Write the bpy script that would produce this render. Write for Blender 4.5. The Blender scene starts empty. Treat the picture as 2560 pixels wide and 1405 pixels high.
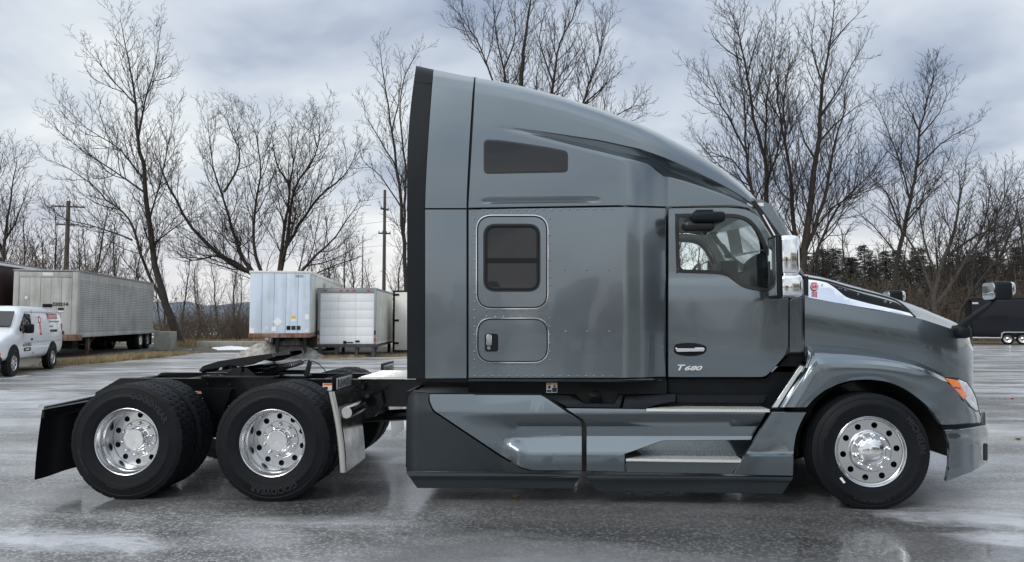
import bpy, bmesh, math, random
import numpy as np
from mathutils import Vector, Matrix
R = math.radians
sc = bpy.context.scene
col = sc.collection

# ------------------------------------------------------------------ camera
F = 1775.0; YAW = R(3.2); PIT = R(3.15); CAM = Vector((0, -7.53, 1.615)); W0, H0 = 2560.0, 1405.0
FW = Vector((-math.sin(YAW)*math.cos(PIT), math.cos(YAW)*math.cos(PIT), math.sin(PIT)))
RT = Vector((math.cos(YAW), math.sin(YAW), 0)); UP = RT.cross(FW)
cd = bpy.data.cameras.new('camera'); cam = bpy.data.objects.new('camera', cd); col.objects.link(cam)
cd.sensor_width = 36; cd.lens = 36*F/W0; cd.clip_start = .05; cd.clip_end = 3000
cam.matrix_world = Matrix(((RT.x, UP.x, -FW.x, CAM.x), (RT.y, UP.y, -FW.y, CAM.y), (RT.z, UP.z, -FW.z, CAM.z), (0, 0, 0, 1)))
sc.camera = cam

# ------------------------------------------------------------------ sky, sun, exposure
SUN_EL, SUN_AZ = R(38), R(215)       # hidden behind cloud, behind the viewer to the left
w = bpy.data.worlds.new('World'); sc.world = w; w.use_nodes = True
nt = w.node_tree; nt.nodes.clear()
def N(t, **k):
    n = nt.nodes.new(t)
    for a, b in k.items(): setattr(n, a, b)
    return n
out = N('ShaderNodeOutputWorld'); bg = N('ShaderNodeBackground')
sky = N('ShaderNodeTexSky'); sky.sky_type = 'NISHITA'; sky.sun_disc = False
sky.sun_elevation = SUN_EL; sky.sun_rotation = SUN_AZ; sky.air_density = 1.5; sky.dust_density = 3
tc = N('ShaderNodeTexCoord'); sep = N('ShaderNodeSeparateXYZ'); nt.links.new(tc.outputs['Generated'], sep.inputs[0])
def M(op, a, b=None, clamp=False):
    n = N('ShaderNodeMath', operation=op); n.use_clamp = clamp
    for i, v in enumerate((a, b)):
        if v is None: continue
        if isinstance(v, (int, float)): n.inputs[i].default_value = v
        else: nt.links.new(v, n.inputs[i])
    return n.outputs[0]
zz = M('ADD', M('MAXIMUM', sep.outputs[2], 0.0), 0.22)
u = M('DIVIDE', sep.outputs[0], zz); v = M('DIVIDE', sep.outputs[1], zz)
cmb = N('ShaderNodeCombineXYZ'); nt.links.new(u, cmb.inputs[0]); nt.links.new(v, cmb.inputs[1]); cmb.inputs[2].default_value = 3.7
def noise(scale, det, rough, dist=0.0, off=(0, 0, 0)):
    mp = N('ShaderNodeMapping'); mp.inputs['Location'].default_value = off; nt.links.new(cmb.outputs[0], mp.inputs[0])
    n = N('ShaderNodeTexNoise'); n.inputs['Scale'].default_value = scale; n.inputs['Detail'].default_value = det
    n.inputs['Roughness'].default_value = rough; n.inputs['Distortion'].default_value = dist
    nt.links.new(mp.outputs[0], n.inputs['Vector']); return n.outputs['Fac']
n1 = noise(.8, 5, .50, .5, (0.4, 2.1, 0)); n2 = noise(2.6, 4, .5, .3, (5, 1, 2))
cl = M('ADD', M('MULTIPLY', n1, .72), M('MULTIPLY', n2, .28))
ramp = N('ShaderNodeValToRGB'); nt.links.new(cl, ramp.inputs[0])
e = ramp.color_ramp.elements
e[0].position = .37; e[0].color = (.31, .375, .505, 1); e[1].position = .625; e[1].color = (.95, .97, .98, 1)
m_ = e.new(.47); m_.color = (.59, .65, .745, 1)
m_ = e.new(.56); m_.color = (.77, .82, .86, 1)
# thin pale, slightly warm air towards the horizon all round
hz = M('POWER', M('SUBTRACT', 1.0, M('MULTIPLY', M('MAXIMUM', sep.outputs[2], 0.0), 4.2), True), 1.6)
mixh = N('ShaderNodeMixRGB'); nt.links.new(M('MULTIPLY', hz, .88), mixh.inputs[0]); nt.links.new(ramp.outputs[0], mixh.inputs[1])
mixh.inputs[2].default_value = (.90, .865, .85, 1)
skm = N('ShaderNodeMixRGB', blend_type='MULTIPLY'); skm.inputs[0].default_value = 1
nt.links.new(sky.outputs[0], skm.inputs[1]); skm.inputs[2].default_value = (.10, .10, .10, 1)
mixs = N('ShaderNodeMixRGB'); mixs.inputs[0].default_value = .93
nt.links.new(skm.outputs[0], mixs.inputs[1]); 
zen = N('ShaderNodeMixRGB', blend_type='MULTIPLY'); zen.inputs[0].default_value = 1   # overcast: the zenith is brighter than the horizon
zf = M('ADD', M('MULTIPLY', M('MAXIMUM', M('SUBTRACT', sep.outputs[2], .38), 0.0), 1.3), 1.0)
nt.links.new(mixh.outputs[0], zen.inputs[1]); nt.links.new(zf, zen.inputs[2]); nt.links.new(zen.outputs[0], mixs.inputs[2])
nt.links.new(mixs.outputs[0], bg.inputs[0]); bg.inputs[1].default_value = 1.0
nt.links.new(bg.outputs[0], out.inputs[0])
sd = bpy.data.lights.new('sun', 'SUN'); so = bpy.data.objects.new('sun', sd); col.objects.link(so)
sd.energy = 1.25; sd.angle = R(25); sd.color = (1, .97, .93)
sdir = Vector((math.sin(SUN_AZ)*math.cos(SUN_EL), math.cos(SUN_AZ)*math.cos(SUN_EL), math.sin(SUN_EL)))
so.rotation_euler = sdir.to_track_quat('Z', 'Y').to_euler(); so.location = (0, 0, 30)
sc.view_settings.view_transform = 'Standard'; sc.view_settings.look = 'None'
sc.view_settings.exposure = 0.10; sc.view_settings.gamma = 1.0; sc.view_settings.use_curve_mapping = False

# ------------------------------------------------------------------ measuring helpers
def ray(px, py): return FW + RT*((px-W0/2)/F) - UP*((py-H0/2)/F)
def P(px, py, Y):
    d = ray(px, py); return CAM + d*((Y-CAM.y)/d.y)
def PXc(px, py, X):
    d = ray(px, py); return CAM + d*((X-CAM.x)/d.x)
def G(px, py, Z=0.0):
    d = ray(px, py); return CAM + d*((Z-CAM.z)/d.z)
def lerp(a, b, t): return a+(b-a)*t
def sst(a, b, x):
    t = min(1, max(0, (x-a)/(b-a))); return t*t*(3-2*t)
def pw(tab, x):
    if x <= tab[0][0]: return tab[0][1]
    for (x0, y0), (x1, y1) in zip(tab, tab[1:]):
        if x <= x1: return y0+(y1-y0)*(x-x0)/(x1-x0)
    return tab[-1][1]
def spl(pts, n=6, closed=False):
    P_ = [Vector(p) for p in pts]; o = []; L = len(P_); rng = L if closed else L-1
    g = (lambda i: P_[i % L]) if closed else (lambda i: P_[max(0, min(L-1, i))])
    for i in range(rng):
        a, b, c, d = g(i-1), g(i), g(i+1), g(i+2)
        for k in range(n):
            t = k/n
            o.append(tuple(.5*((2*b)+(c-a)*t+(2*a-5*b+4*c-d)*t*t+(3*b-a-3*c+d)*t**3)))
    if not closed: o.append(tuple(P_[-1]))
    return o
def rnd(pts, r, n=4):
    """polygon with rounded corners; r one radius or one per corner"""
    o = []; L = len(pts)
    for i in range(L):
        p, a, b = Vector(pts[i]), Vector(pts[i-1]), Vector(pts[(i+1) % L])
        rr = r[i] if isinstance(r, (list, tuple)) else r
        if rr <= 0: o.append(tuple(p)); continue
        da, db = a-p, b-p
        rr = min(rr, da.length*.49, db.length*.49)
        s, e_ = p+da.normalized()*rr, p+db.normalized()*rr
        for k in range(n+1):
            t = k/n; o.append(tuple(s*(1-t)**2+p*2*t*(1-t)+e_*t*t))
    return o
def rrect(x0, y0, x1, y1, r, n=5): return rnd([(x0, y0), (x1, y0), (x1, y1), (x0, y1)], r*1.3, n)
def circ(cx, cy, r, n=16): return [(cx+r*math.cos(2*math.pi*k/n), cy+r*math.sin(2*math.pi*k/n)) for k in range(n)]
def area(p): return .5*sum(p[i-1][0]*p[i][1]-p[i][0]*p[i-1][1] for i in range(len(p)))
def offs(pts, d):
    """offset a closed polygon, d > 0 inwards"""
    s = 1 if area(pts) > 0 else -1; L = len(pts); o = []
    for i in range(L):
        p, a, b = Vector(pts[i]), Vector(pts[i-1]), Vector(pts[(i+1) % L])
        e1, e2 = (p-a), (b-p)
        if e1.length < 1e-6: e1 = e2
        if e2.length < 1e-6: e2 = e1
        e1 = e1.normalized(); e2 = e2.normalized()
        n1, n2 = Vector((-e1.y, e1.x))*s, Vector((-e2.y, e2.x))*s
        m = n1+n2; q = m.length_squared
        m = m*(2/q) if q > .3 else n1
        if m.length > 2: m = m.normalized()*2
        o.append(tuple(p+m*d))
    return o

# ------------------------------------------------------------------ materials
MATS = {}
def mat(name, base, rough=.5, metal=0.0, coat=0.0, coat_r=.03, var=0.0, vscale=3.0, bump=0.0, bscale=40.0, bdet=3, spec=.5, rvar=0.0, wave=0.0):
    m = bpy.data.materials.new(name); m.use_nodes = True; t = m.node_tree; b = t.nodes['Principled BSDF']
    b.inputs['Base Color'].default_value = (*base, 1); b.inputs['Roughness'].default_value = rough
    b.inputs['Metallic'].default_value = metal; b.inputs['Coat Weight'].default_value = coat; b.inputs['Coat Roughness'].default_value = coat_r
    b.inputs['Specular IOR Level'].default_value = spec
    c = t.nodes.new('ShaderNodeTexCoord')
    if var or rvar:
        n = t.nodes.new('ShaderNodeTexNoise'); n.inputs['Scale'].default_value = vscale; n.inputs['Detail'].default_value = 6; n.inputs['Roughness'].default_value = .62
        t.links.new(c.outputs['Object'], n.inputs['Vector'])
        if var:
            mx = t.nodes.new('ShaderNodeMixRGB'); mx.inputs[1].default_value = (*[x*(1-var) for x in base], 1); mx.inputs[2].default_value = (*[min(1, x*(1+var)) for x in base], 1)
            cr = t.nodes.new('ShaderNodeMapRange'); cr.inputs[1].default_value = .3; cr.inputs[2].default_value = .7
            t.links.new(n.outputs['Fac'], cr.inputs[0]); t.links.new(cr.outputs[0], mx.inputs[0]); t.links.new(mx.outputs[0], b.inputs['Base Color'])
        if rvar:
            cr = t.nodes.new('ShaderNodeMapRange'); cr.inputs[1].default_value = .3; cr.inputs[2].default_value = .7
            cr.inputs[3].default_value = max(0.02, rough-rvar); cr.inputs[4].default_value = rough+rvar
            t.links.new(n.outputs['Fac'], cr.inputs[0]); t.links.new(cr.outputs[0], b.inputs['Roughness'])
    last = None
    for st, scl, dist in ((bump, bscale, .01), (wave, 1.3, .05)):
        if not st: continue
        n = t.nodes.new('ShaderNodeTexNoise'); n.inputs['Scale'].default_value = scl; n.inputs['Detail'].default_value = bdet if st == bump else 1
        t.links.new(c.outputs['Object'], n.inputs['Vector'])
        bp = t.nodes.new('ShaderNodeBump'); bp.inputs['Strength'].default_value = st; bp.inputs['Distance'].default_value = dist
        t.links.new(n.outputs['Fac'], bp.inputs['Height'])
        if last: t.links.new(last, bp.inputs['Normal'])
        last = bp.outputs[0]
    if last:
        t.links.new(last, b.inputs['Normal']); t.links.new(last, b.inputs['Coat Normal'])
    MATS[name] = m; return m
def streaked(name, base, dirt, rough=.5, metal=0.0, sx=6.0, sz=.35, amount=.6, lo=.45, hi=.75, bump=0.0):
    """weathered sheet: vertical run-off streaks of grime over the base colour"""
    m = mat(name, base, rough, metal); t = m.node_tree; b = t.nodes['Principled BSDF']
    c = t.nodes.new('ShaderNodeTexCoord'); mp = t.nodes.new('ShaderNodeMapping'); mp.inputs['Scale'].default_value = (sx, sx, sz)
    n = t.nodes.new('ShaderNodeTexNoise'); n.inputs['Scale'].default_value = 1; n.inputs['Detail'].default_value = 7; n.inputs['Roughness'].default_value = .65
    t.links.new(c.outputs['Object'], mp.inputs[0]); t.links.new(mp.outputs[0], n.inputs['Vector'])
    n2 = t.nodes.new('ShaderNodeTexNoise'); n2.inputs['Scale'].default_value = 1.1; n2.inputs['Detail'].default_value = 4
    t.links.new(c.outputs['Object'], n2.inputs['Vector'])
    ad = t.nodes.new('ShaderNodeMath'); ad.operation = 'ADD'; t.links.new(n.outputs['Fac'], ad.inputs[0]); t.links.new(n2.outputs['Fac'], ad.inputs[1])
    hf = t.nodes.new('ShaderNodeMath'); hf.operation = 'MULTIPLY'; hf.inputs[1].default_value = .5; t.links.new(ad.outputs[0], hf.inputs[0])
    cr = t.nodes.new('ShaderNodeMapRange'); cr.inputs[1].default_value = lo; cr.inputs[2].default_value = hi; cr.inputs[4].default_value = amount
    t.links.new(hf.outputs[0], cr.inputs[0])
    mx = t.nodes.new('ShaderNodeMixRGB'); mx.inputs[1].default_value = (*base, 1); mx.inputs[2].default_value = (*dirt, 1)
    t.links.new(cr.outputs[0], mx.inputs[0]); t.links.new(mx.outputs[0], b.inputs['Base Color'])
    return m
def glass(name, tint, refl=.06, rough=.0):
    m = bpy.data.materials.new(name); m.use_nodes = True; t = m.node_tree; t.nodes.clear()
    o = t.nodes.new('ShaderNodeOutputMaterial'); tr = t.nodes.new('ShaderNodeBsdfTransparent'); gl = t.nodes.new('ShaderNodeBsdfGlossy')
    mx = t.nodes.new('ShaderNodeMixShader'); fr = t.nodes.new('ShaderNodeFresnel'); fr.inputs[0].default_value = 1.45
    tr.inputs[0].default_value = (*tint, 1); gl.inputs['Roughness'].default_value = rough
    t.links.new(fr.outputs[0], mx.inputs[0]); t.links.new(tr.outputs[0], mx.inputs[1]); t.links.new(gl.outputs[0], mx.inputs[2]); t.links.new(mx.outputs[0], o.inputs[0])
    MATS[name] = m; return m
def m(n): return MATS[n]

mat('paint', (.170, .202, .222), .20, .85, 1.0, .03, wave=.10, rvar=.03, vscale=2)
mat('paint_flat', (.197, .234, .256), .19, .85, 1.0, .04, wave=.22, rvar=.03, vscale=2)
mat('plastic', (.010, .013, .016), .45, bump=.12, bscale=400, var=.15, spec=.16)
mat('moulded_grey', (.024, .031, .036), .4, bump=.1, bscale=400, var=.12, spec=.35)
mat('trim_black', (.006, .0065, .007), .35)
mat('satin_black', (.007, .0085, .010), .5, var=.3, vscale=5, spec=.15)
mat('frame_black', (.005, .0055, .0065), .3, coat=.4, coat_r=.12, rvar=.08, spec=.18)
mat('chrome', (.86, .87, .88), .05, 1.0)
mat('alloy', (.64, .65, .66), .21, 1.0, rvar=.05, vscale=8)
mat('coil', (.05, .052, .055), .25)
mat('steel', (.62, .61, .58), .22, 1.0, rvar=.08, vscale=6)
mat('tread_plate', (.78, .78, .76), .42, .55, bump=.6, bscale=90, bdet=1)
mat('rubber', (.007, .0085, .0105), .55, var=.25, vscale=7, rvar=.08, spec=.18)
mat('rubber_mark', (.017, .019, .022), .45, spec=.4)
mat('rubber_flap', (.005, .005, .006), .5, spec=.15)
mat('dark_glass', (.006, .007, .008), .02, coat=0, spec=.7, wave=.25)
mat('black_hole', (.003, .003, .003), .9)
mat('badge_silver', (.85, .86, .87), .25, .5)
mat('strap', (.30, .42, .22), .7, var=.5, vscale=30)
mat('interior', (.80, .80, .77), .8, var=.1)
mat('interior_dark', (.025, .027, .03), .6)
mat('white_paint', (.74, .76, .78), .22, coat=.6, var=.03)
mat('white_decal', (.8, .8, .8), .5)
mat('black_decal', (.01, .01, .01), .5)
mat('red_decal', (.50, .015, .03), .4)
mat('orange_decal', (.75, .16, .03), .5)
mat('yellow_decal', (.75, .50, .04), .5)
mat('amber', (.95, .22, .01), .15, coat=.8)
mat('lens', (.75, .78, .80), .06, .6, coat=1)
mat('red_lens', (.35, .01, .012), .2, coat=.6)
mat('mirror_glass', (.72, .76, .80), .02, 1.0)
mat('gasket', (.012, .012, .013), .5)
glass('clear_glass', (.93, .99, .975)); glass('shade_glass', (.35, .62, .75))
streaked('trailer_grey', (.50, .50, .475), (.20, .195, .17), .55, 0, 5, .25, .75, .42, .68)
streaked('trailer_blue', (.60, .68, .78), (.36, .40, .42), .5, 0, 6, .3, .7, .45, .7)
streaked('box_white', (.76, .78, .79), (.45, .45, .40), .42, 0, 7, .4, .5, .48, .75)
streaked('box_side', (.66, .66, .60), (.28, .28, .18), .5, 0, 5, .3, .75, .42, .7)
streaked('container', (.72, .70, .66), (.42, .26, .14), .55, 0, 6, .3, .55, .5, .75)
streaked('rust', (.15, .055, .032), (.34, .27, .20), .8, 0, 8, 3, .8, .45, .65)
streaked('concrete', (.36, .36, .32), (.17, .17, .14), .9, 0, 4, 1.5, .8, .4, .65)
mat('navy', (.004, .006, .013), .25, coat=.15, spec=.3)
mat('dark_trailer', (.03, .012, .012), .4, var=.6, vscale=1.2)
mat('wood_dark', (.05, .05, .05), .85, var=.4, vscale=6)
mat('beige_wall', (.52, .47, .37), .85, var=.08)
mat('pole_wood', (.10, .085, .07), .9, var=.3, vscale=8)
mat('grey_metal', (.30, .31, .32), .5, .6)
mat('bark', (.036, .029, .023), .92, var=.45, vscale=6, bump=.6, bscale=25)
mat('bark_grey', (.055, .048, .041), .92, var=.4, vscale=5, bump=.5, bscale=25)
mat('twig', (.026, .020, .017), .9, var=.3, vscale=2)
mat('brush', (.135, .105, .080), .9, var=.4, vscale=1)
mat('needles', (.075, .080, .065), .85, var=.5, vscale=1.5)
mat('dry_grass', (.30, .23, .12), .9, var=.45, vscale=3)
mat('snow', (.80, .82, .85), .6, var=.08, vscale=4, bump=.4, bscale=14)

# ------------------------------------------------------------------ object helpers
def tag(o, label, cat=None, group=None, kind=None):
    if label: o['label'] = label
    if cat: o['category'] = cat
    if group: o['group'] = group
    if kind: o['kind'] = kind
    return o
def thing(name, label, cat, loc=(0, 0, 0), rz=0, group=None):
    o = bpy.data.objects.new(name, None); col.objects.link(o); o.location = loc; o.rotation_euler = (0, 0, rz)
    o.empty_display_size = .3
    return tag(o, label, cat, group)
def W(o): return Matrix.Translation(o.location) @ o.rotation_euler.to_matrix().to_4x4()
def link(name, me, mt=None, parent=None, local=False, smooth=30):
    """mesh object; its vertices are in world coordinates unless local"""
    if mt is not None:
        me.materials.clear()
        me.materials.append(m(mt) if isinstance(mt, str) else mt)
    if smooth:
        me.polygons.foreach_set('use_smooth', [True]*len(me.polygons)); me.set_sharp_from_angle(angle=R(smooth))
    me.name = name
    o = bpy.data.objects.new(name, me); col.objects.link(o)
    if parent is not None:
        o.parent = parent
        if not local and parent.type == 'EMPTY': o.matrix_parent_inverse = W(parent).inverted()
    return o
def mesh(verts, faces, recalc=True):
    me = bpy.data.meshes.new('m'); me.from_pydata([tuple(x) for x in verts], [], faces)
    if recalc:
        b = bmesh.new(); b.from_mesh(me); bmesh.ops.recalc_face_normals(b, faces=b.faces); b.to_mesh(me); b.free()
    me.update(); return me
def join(parts):
    """one mesh out of (verts, faces) lists"""
    V, Fc = [], []
    for v_, f_ in parts:
        o = len(V); V += [tuple(x) for x in v_]; Fc += [tuple(i+o for i in q) for q in f_]
    return V, Fc
def box(x0, x1, y0, y1, z0, z1, b=0.0):
    if b <= 0:
        v_ = [(x, y, z) for x in (x0, x1) for y in (y0, y1) for z in (z0, z1)]
        return v_, [(0, 1, 3, 2), (4, 6, 7, 5), (0, 4, 5, 1), (2, 3, 7, 6), (0, 2, 6, 4), (1, 5, 7, 3)]
    bm = bmesh.new(); bmesh.ops.create_cube(bm, size=1)
    for q in bm.verts: q.co = ((x0+x1)/2+q.co.x*(x1-x0), (y0+y1)/2+q.co.y*(y1-y0), (z0+z1)/2+q.co.z*(z1-z0))
    bmesh.ops.bevel(bm, geom=bm.edges[:], offset=b, segments=3, profile=.5, affect='EDGES', clamp_overlap=True)
    bm.verts.index_update(); r = ([tuple(q.co) for q in bm.verts], [tuple(x.index for x in f_.verts) for f_ in bm.faces]); bm.free(); return r
def xf(vf, mtx): return [mtx @ Vector(x) for x in vf[0]], vf[1]
def tube(pts, r, n=8, caps=True):
    pts = [Vector(p) for p in pts]; rr = r if isinstance(r, (list, tuple)) else [r]*len(pts); V, Fc = [], []
    a = None
    for i, p in enumerate(pts):
        t = (pts[min(i+1, len(pts)-1)]-pts[max(i-1, 0)]).normalized()
        if a is None: a = t.orthogonal().normalized()
        a = (a-t*a.dot(t)).normalized(); b = t.cross(a)
        for k in range(n):
            q = 2*math.pi*k/n; V.append(p+(a*math.cos(q)+b*math.sin(q))*rr[i])
    for i in range(len(pts)-1):
        for k in range(n):
            k2 = (k+1) % n; Fc.append((i*n+k, i*n+k2, (i+1)*n+k2, (i+1)*n+k))
    if caps: Fc += [tuple(range(n)), tuple(range((len(pts)-1)*n, len(pts)*n))]
    return V, Fc
def lathe(prof, n=48, axis='y', caps=False):
    """profile of (radius, position along the axis)"""
    V, Fc = [], []
    for r, h in prof:
        for k in range(n):
            q = 2*math.pi*k/n; c, s = r*math.cos(q), r*math.sin(q)
            V.append({'y': (c, h, s), 'x': (h, c, s), 'z': (c, s, h)}[axis])
    for i in range(len(prof)-1):
        for k in range(n):
            k2 = (k+1) % n; Fc.append((i*n+k, (i+1)*n+k, (i+1)*n+k2, i*n+k2))
    if caps: Fc += [tuple(range(n)), tuple(range((len(prof)-1)*n, len(prof)*n))]
    return V, Fc
def grid(rows):
    V = [q for r_ in rows for q in r_]; n = len(rows[0])
    return V, [(i*n+k, i*n+k+1, (i+1)*n+k+1, (i+1)*n+k) for i in range(len(rows)-1) for k in range(n-1)]
def prism(poly, y0, y1):
    """polygon of (x, z) world points pushed from y0 to y1"""
    n = len(poly); V = [(x, y0, z) for x, z in poly]+[(x, y1, z) for x, z in poly]
    return V, [tuple(range(n)), tuple(range(2*n-1, n-1, -1))]+[(i, (i+1) % n, n+(i+1) % n, n+i) for i in range(n)]
def obj(name, vf, mt, parent=None, local=False, smooth=30): return link(name, mesh(*vf), mt, parent, local, smooth)
def fill2d(outer, holes=()):
    bm = bmesh.new()
    for lp in (outer, *holes):
        vs = [bm.verts.new((p[0], p[1], 0)) for p in lp]
        for i in range(len(vs)): bm.edges.new((vs[i-1], vs[i]))
    bmesh.ops.triangle_fill(bm, use_beauty=True, use_dissolve=False, edges=bm.edges[:])
    return bm
def sheet(name, outer, Y, thick=.02, bev=.004, mt='paint', parent=None, holes=(), cut=None, smooth=28, back=True, cutx=(), cuty=(), fn=None):
    """a sheet-metal panel whose outline is measured in the photograph and which stands at depth Y(px, py) in metres, with its own thickness and eased edge"""
    Yf = Y if callable(Y) else (lambda a, b: Y)
    bp = bev*280; io = offs(outer, bp); ih = [offs(h, -bp) for h in holes]
    bm = fill2d(io, ih)
    look = {(round(q.co.x, 4), round(q.co.y, 4)): q for q in bm.verts}
    for inner, outr in zip([io, *ih], [outer, *holes]):
        vi = [look.get((round(p[0], 4), round(p[1], 4))) for p in inner]
        if any(x is None for x in vi): 
            vi = [min(bm.verts, key=lambda q: (q.co.x-p[0])**2+(q.co.y-p[1])**2) for p in inner]
        vo = [bm.verts.new((p[0], p[1], 0)) for p in outr]
        for i in range(len(vi)):
            try: bm.faces.new((vi[i-1], vi[i], vo[i], vo[i-1]))
            except ValueError: pass
    xs, ys = [p[0] for p in outer], [p[1] for p in outer]
    cx, cy = list(cutx), list(cuty)
    if cut:
        c0, c1 = cut if isinstance(cut, tuple) else (cut, cut)
        if c0: cx += list(np.arange(min(xs)+c0*.5, max(xs), c0))
        if c1: cy += list(np.arange(min(ys)+c1*.5, max(ys), c1))
    for lst, nrm in ((cx, (1, 0, 0)), (cy, (0, 1, 0))):
        for c in lst:
            bmesh.ops.bisect_plane(bm, geom=bm.verts[:]+bm.edges[:]+bm.faces[:], plane_co=(nrm[0]*c, nrm[1]*c, 0), plane_no=nrm, dist=1e-4)
    bm.verts.ensure_lookup_table(); bm.verts.index_update()
    bd = {q for ed in bm.edges if ed.is_boundary for q in ed.verts}
    V = []
    for q in bm.verts:
        y = Yf(q.co.x, q.co.y) + (bev if q in bd else 0); V.append(P(q.co.x, q.co.y, y))
    n = len(V); Fc = [tuple(x.index for x in f_.verts) for f_ in bm.faces]
    if back:
        V2 = [x+Vector((0, thick, 0)) for x in V]; be = [(ed.verts[0].index, ed.verts[1].index) for ed in bm.edges if ed.is_boundary]
        Fc = Fc+[tuple(i+n for i in reversed(f_)) for f_ in Fc]+[(a, b, b+n, a+n) for a, b in be]; V = V+V2
    bm.free()
    return link(name, mesh(V, Fc), mt, parent, False, smooth)
def mirror(o, name=None):
    """the same panel on the far side of the vehicle"""
    me = o.data.copy(); me.transform(Matrix.Scale(-1, 4, (0, 1, 0))); me.flip_normals()
    c = bpy.data.objects.new(name or o.name.split('.')[0], me); col.objects.link(c); c.parent = o.parent; c.matrix_parent_inverse = o.matrix_parent_inverse
    return c
def text_vf(s, h, shear=0.0, bold=0.0, ext=0.0, space=1.0):
    c = bpy.data.curves.new('t', 'FONT'); c.body = s; c.size = 1; c.shear = shear; c.extrude = ext/h if h else 0; c.offset = bold; c.space_character = space; c.resolution_u = 3
    o = bpy.data.objects.new('t', c); col.objects.link(o); dg = bpy.context.evaluated_depsgraph_get()
    me = bpy.data.meshes.new_from_object(o.evaluated_get(dg))
    v_ = [q.co.copy()*(h/.70) for q in me.vertices]; f_ = [tuple(p.vertices) for p in me.polygons]
    bpy.data.objects.remove(o); bpy.data.curves.remove(c); bpy.data.meshes.remove(me)
    return v_, f_
def text_at(name, s, org, ux, uz, h, width=None, mt='black_decal', parent=None, local=False, shear=0, bold=0, ext=0, space=1.0):
    """lettering starting at org, along ux, upright along uz"""
    v_, f_ = text_vf(s, h, shear, bold, ext, space); ux = Vector(ux).normalized(); uz = Vector(uz).normalized(); un = ux.cross(uz)
    if width:
        mx = max(q.x for q in v_); k = width/mx
        for q in v_: q.x *= k
    V = [Vector(org)+ux*q.x+uz*q.y+un*q.z for q in v_]
    return link(name, mesh(V, f_, False), mt, parent, local, 0)
# ================================================================== THE TRUCK
truck = thing('semi_truck', 'dark grey metallic sleeper-cab semi tractor parked side-on on the wet asphalt', 'truck', (0, 0, 0))
YS, YD = -1.22, -1.05
def lean(py): return .13*max(0, (520-py)/330)**1.7
def ysl(px): return YS if px <= 1553 else YS+.17*(1-math.cos(math.pi/2*min(1, (px-1553)/115)))
# ---- dark box added behind the panel seams to block light
x_a, x_b = P(1180, 800, YS).x, P(1560, 800, -1.1).x
obj('light_block_shell', join([box(x_a, x_b, -1.15, 1.15, 1.13, 2.64), box(x_b, P(1660, 800, -1).x, -.98, .98, 1.13, 2.62), box(x_a-.005, P(1950, 900, -1).x, -.92, .92, .93, 1.125)]), 'satin_black', truck)
# ---- sleeper side wall with its curved return to the narrower cab
def Ysl(px, py): return ysl(px)
sl = sheet('sleeper_wall', [(1171, 524), (1300, 521), (1553, 517), (1600, 518), (1665, 520), (1665, 942), (1600, 944), (1553, 945), (1171, 945)], Ysl, .03, .004, 'paint_flat', truck, cutx=list(range(1554, 1668, 6)))
lipb = sheet('sill_lip', [(1171, 947), (1553, 948), (1665, 945), (1665, 951), (1553, 955), (1171, 953)], lambda a, b: ysl(a)+.012+(.02 if b > 950 else 0), .03, .002, 'paint_flat', truck, cutx=list(range(1554, 1668, 10)))
mirror(sl); mirror(lipb)
# ---- high roof fairing
TOP = [(1171, 193), (1187, 195), (1240, 203), (1300, 214.5), (1400, 240), (1500, 272), (1600, 310), (1650, 333), (1700, 360), (1750, 387), (1800, 418), (1850, 457), (1875, 480), (1890, 497)]
BOT = [(1171, 519), (1300, 517), (1553, 512.5), (1668, 516), (1831, 512), (1870, 519), (1890, 530)]
BROW = [(1233, 317), (1300, 321), (1400, 335), (1500, 350), (1600, 372), (1660, 393), (1720, 419), (1800, 459), (1850, 487), (1890, 515)]
LIP = [(1233, 321), (1300, 333), (1370, 350), (1466, 375), (1560, 399), (1625, 411), (1640, 425), (1660, 440), (1720, 458), (1800, 487), (1850, 506), (1890, 527)]
def Yroof(px, py):
    ln = lean(py); B, L = pw(BROW, px), pw(LIP, px)
    above = -1.22+.20*sst(1600, 1890, px)+ln
    below = (ysl(px) if px < 1668 else YD)+ln
    if px < 1233: y = below
    else:
        g = .042*sst(1233, 1480, px)*(1-.4*sst(1640, 1750, px)); mid = max(above, below)+g
        h = lerp(B, L, .55)
        if py <= B: y = above
        elif py < h: y = lerp(above, mid, ((py-B)/(h-B))**.6)
        elif py < L: y = lerp(mid, below, sst(h, L, py))
        else: y = below
        if 1640 < px and py >= L: y = below
    # long shallow flute above the seam
    if 1195 < px < 1520:
        d_ = py-500+(px-1355)*.012
        if -9 < d_ < 8: y += .020*(sst(-9, 5, d_) if d_ < 5 else 1-(d_-5)/3)*sst(1195, 1240, px)*(1-sst(1440, 1520, px))
    T = pw(TOP, px); hgt = 46*(1-.45*sst(1750, 1890, px))
    t = 1-(py-T)/hgt
    if t > 0: y += .15*(1-math.sqrt(max(0, 1-min(1, t)**2)))
    return y
rows = []
NU = 76
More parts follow.
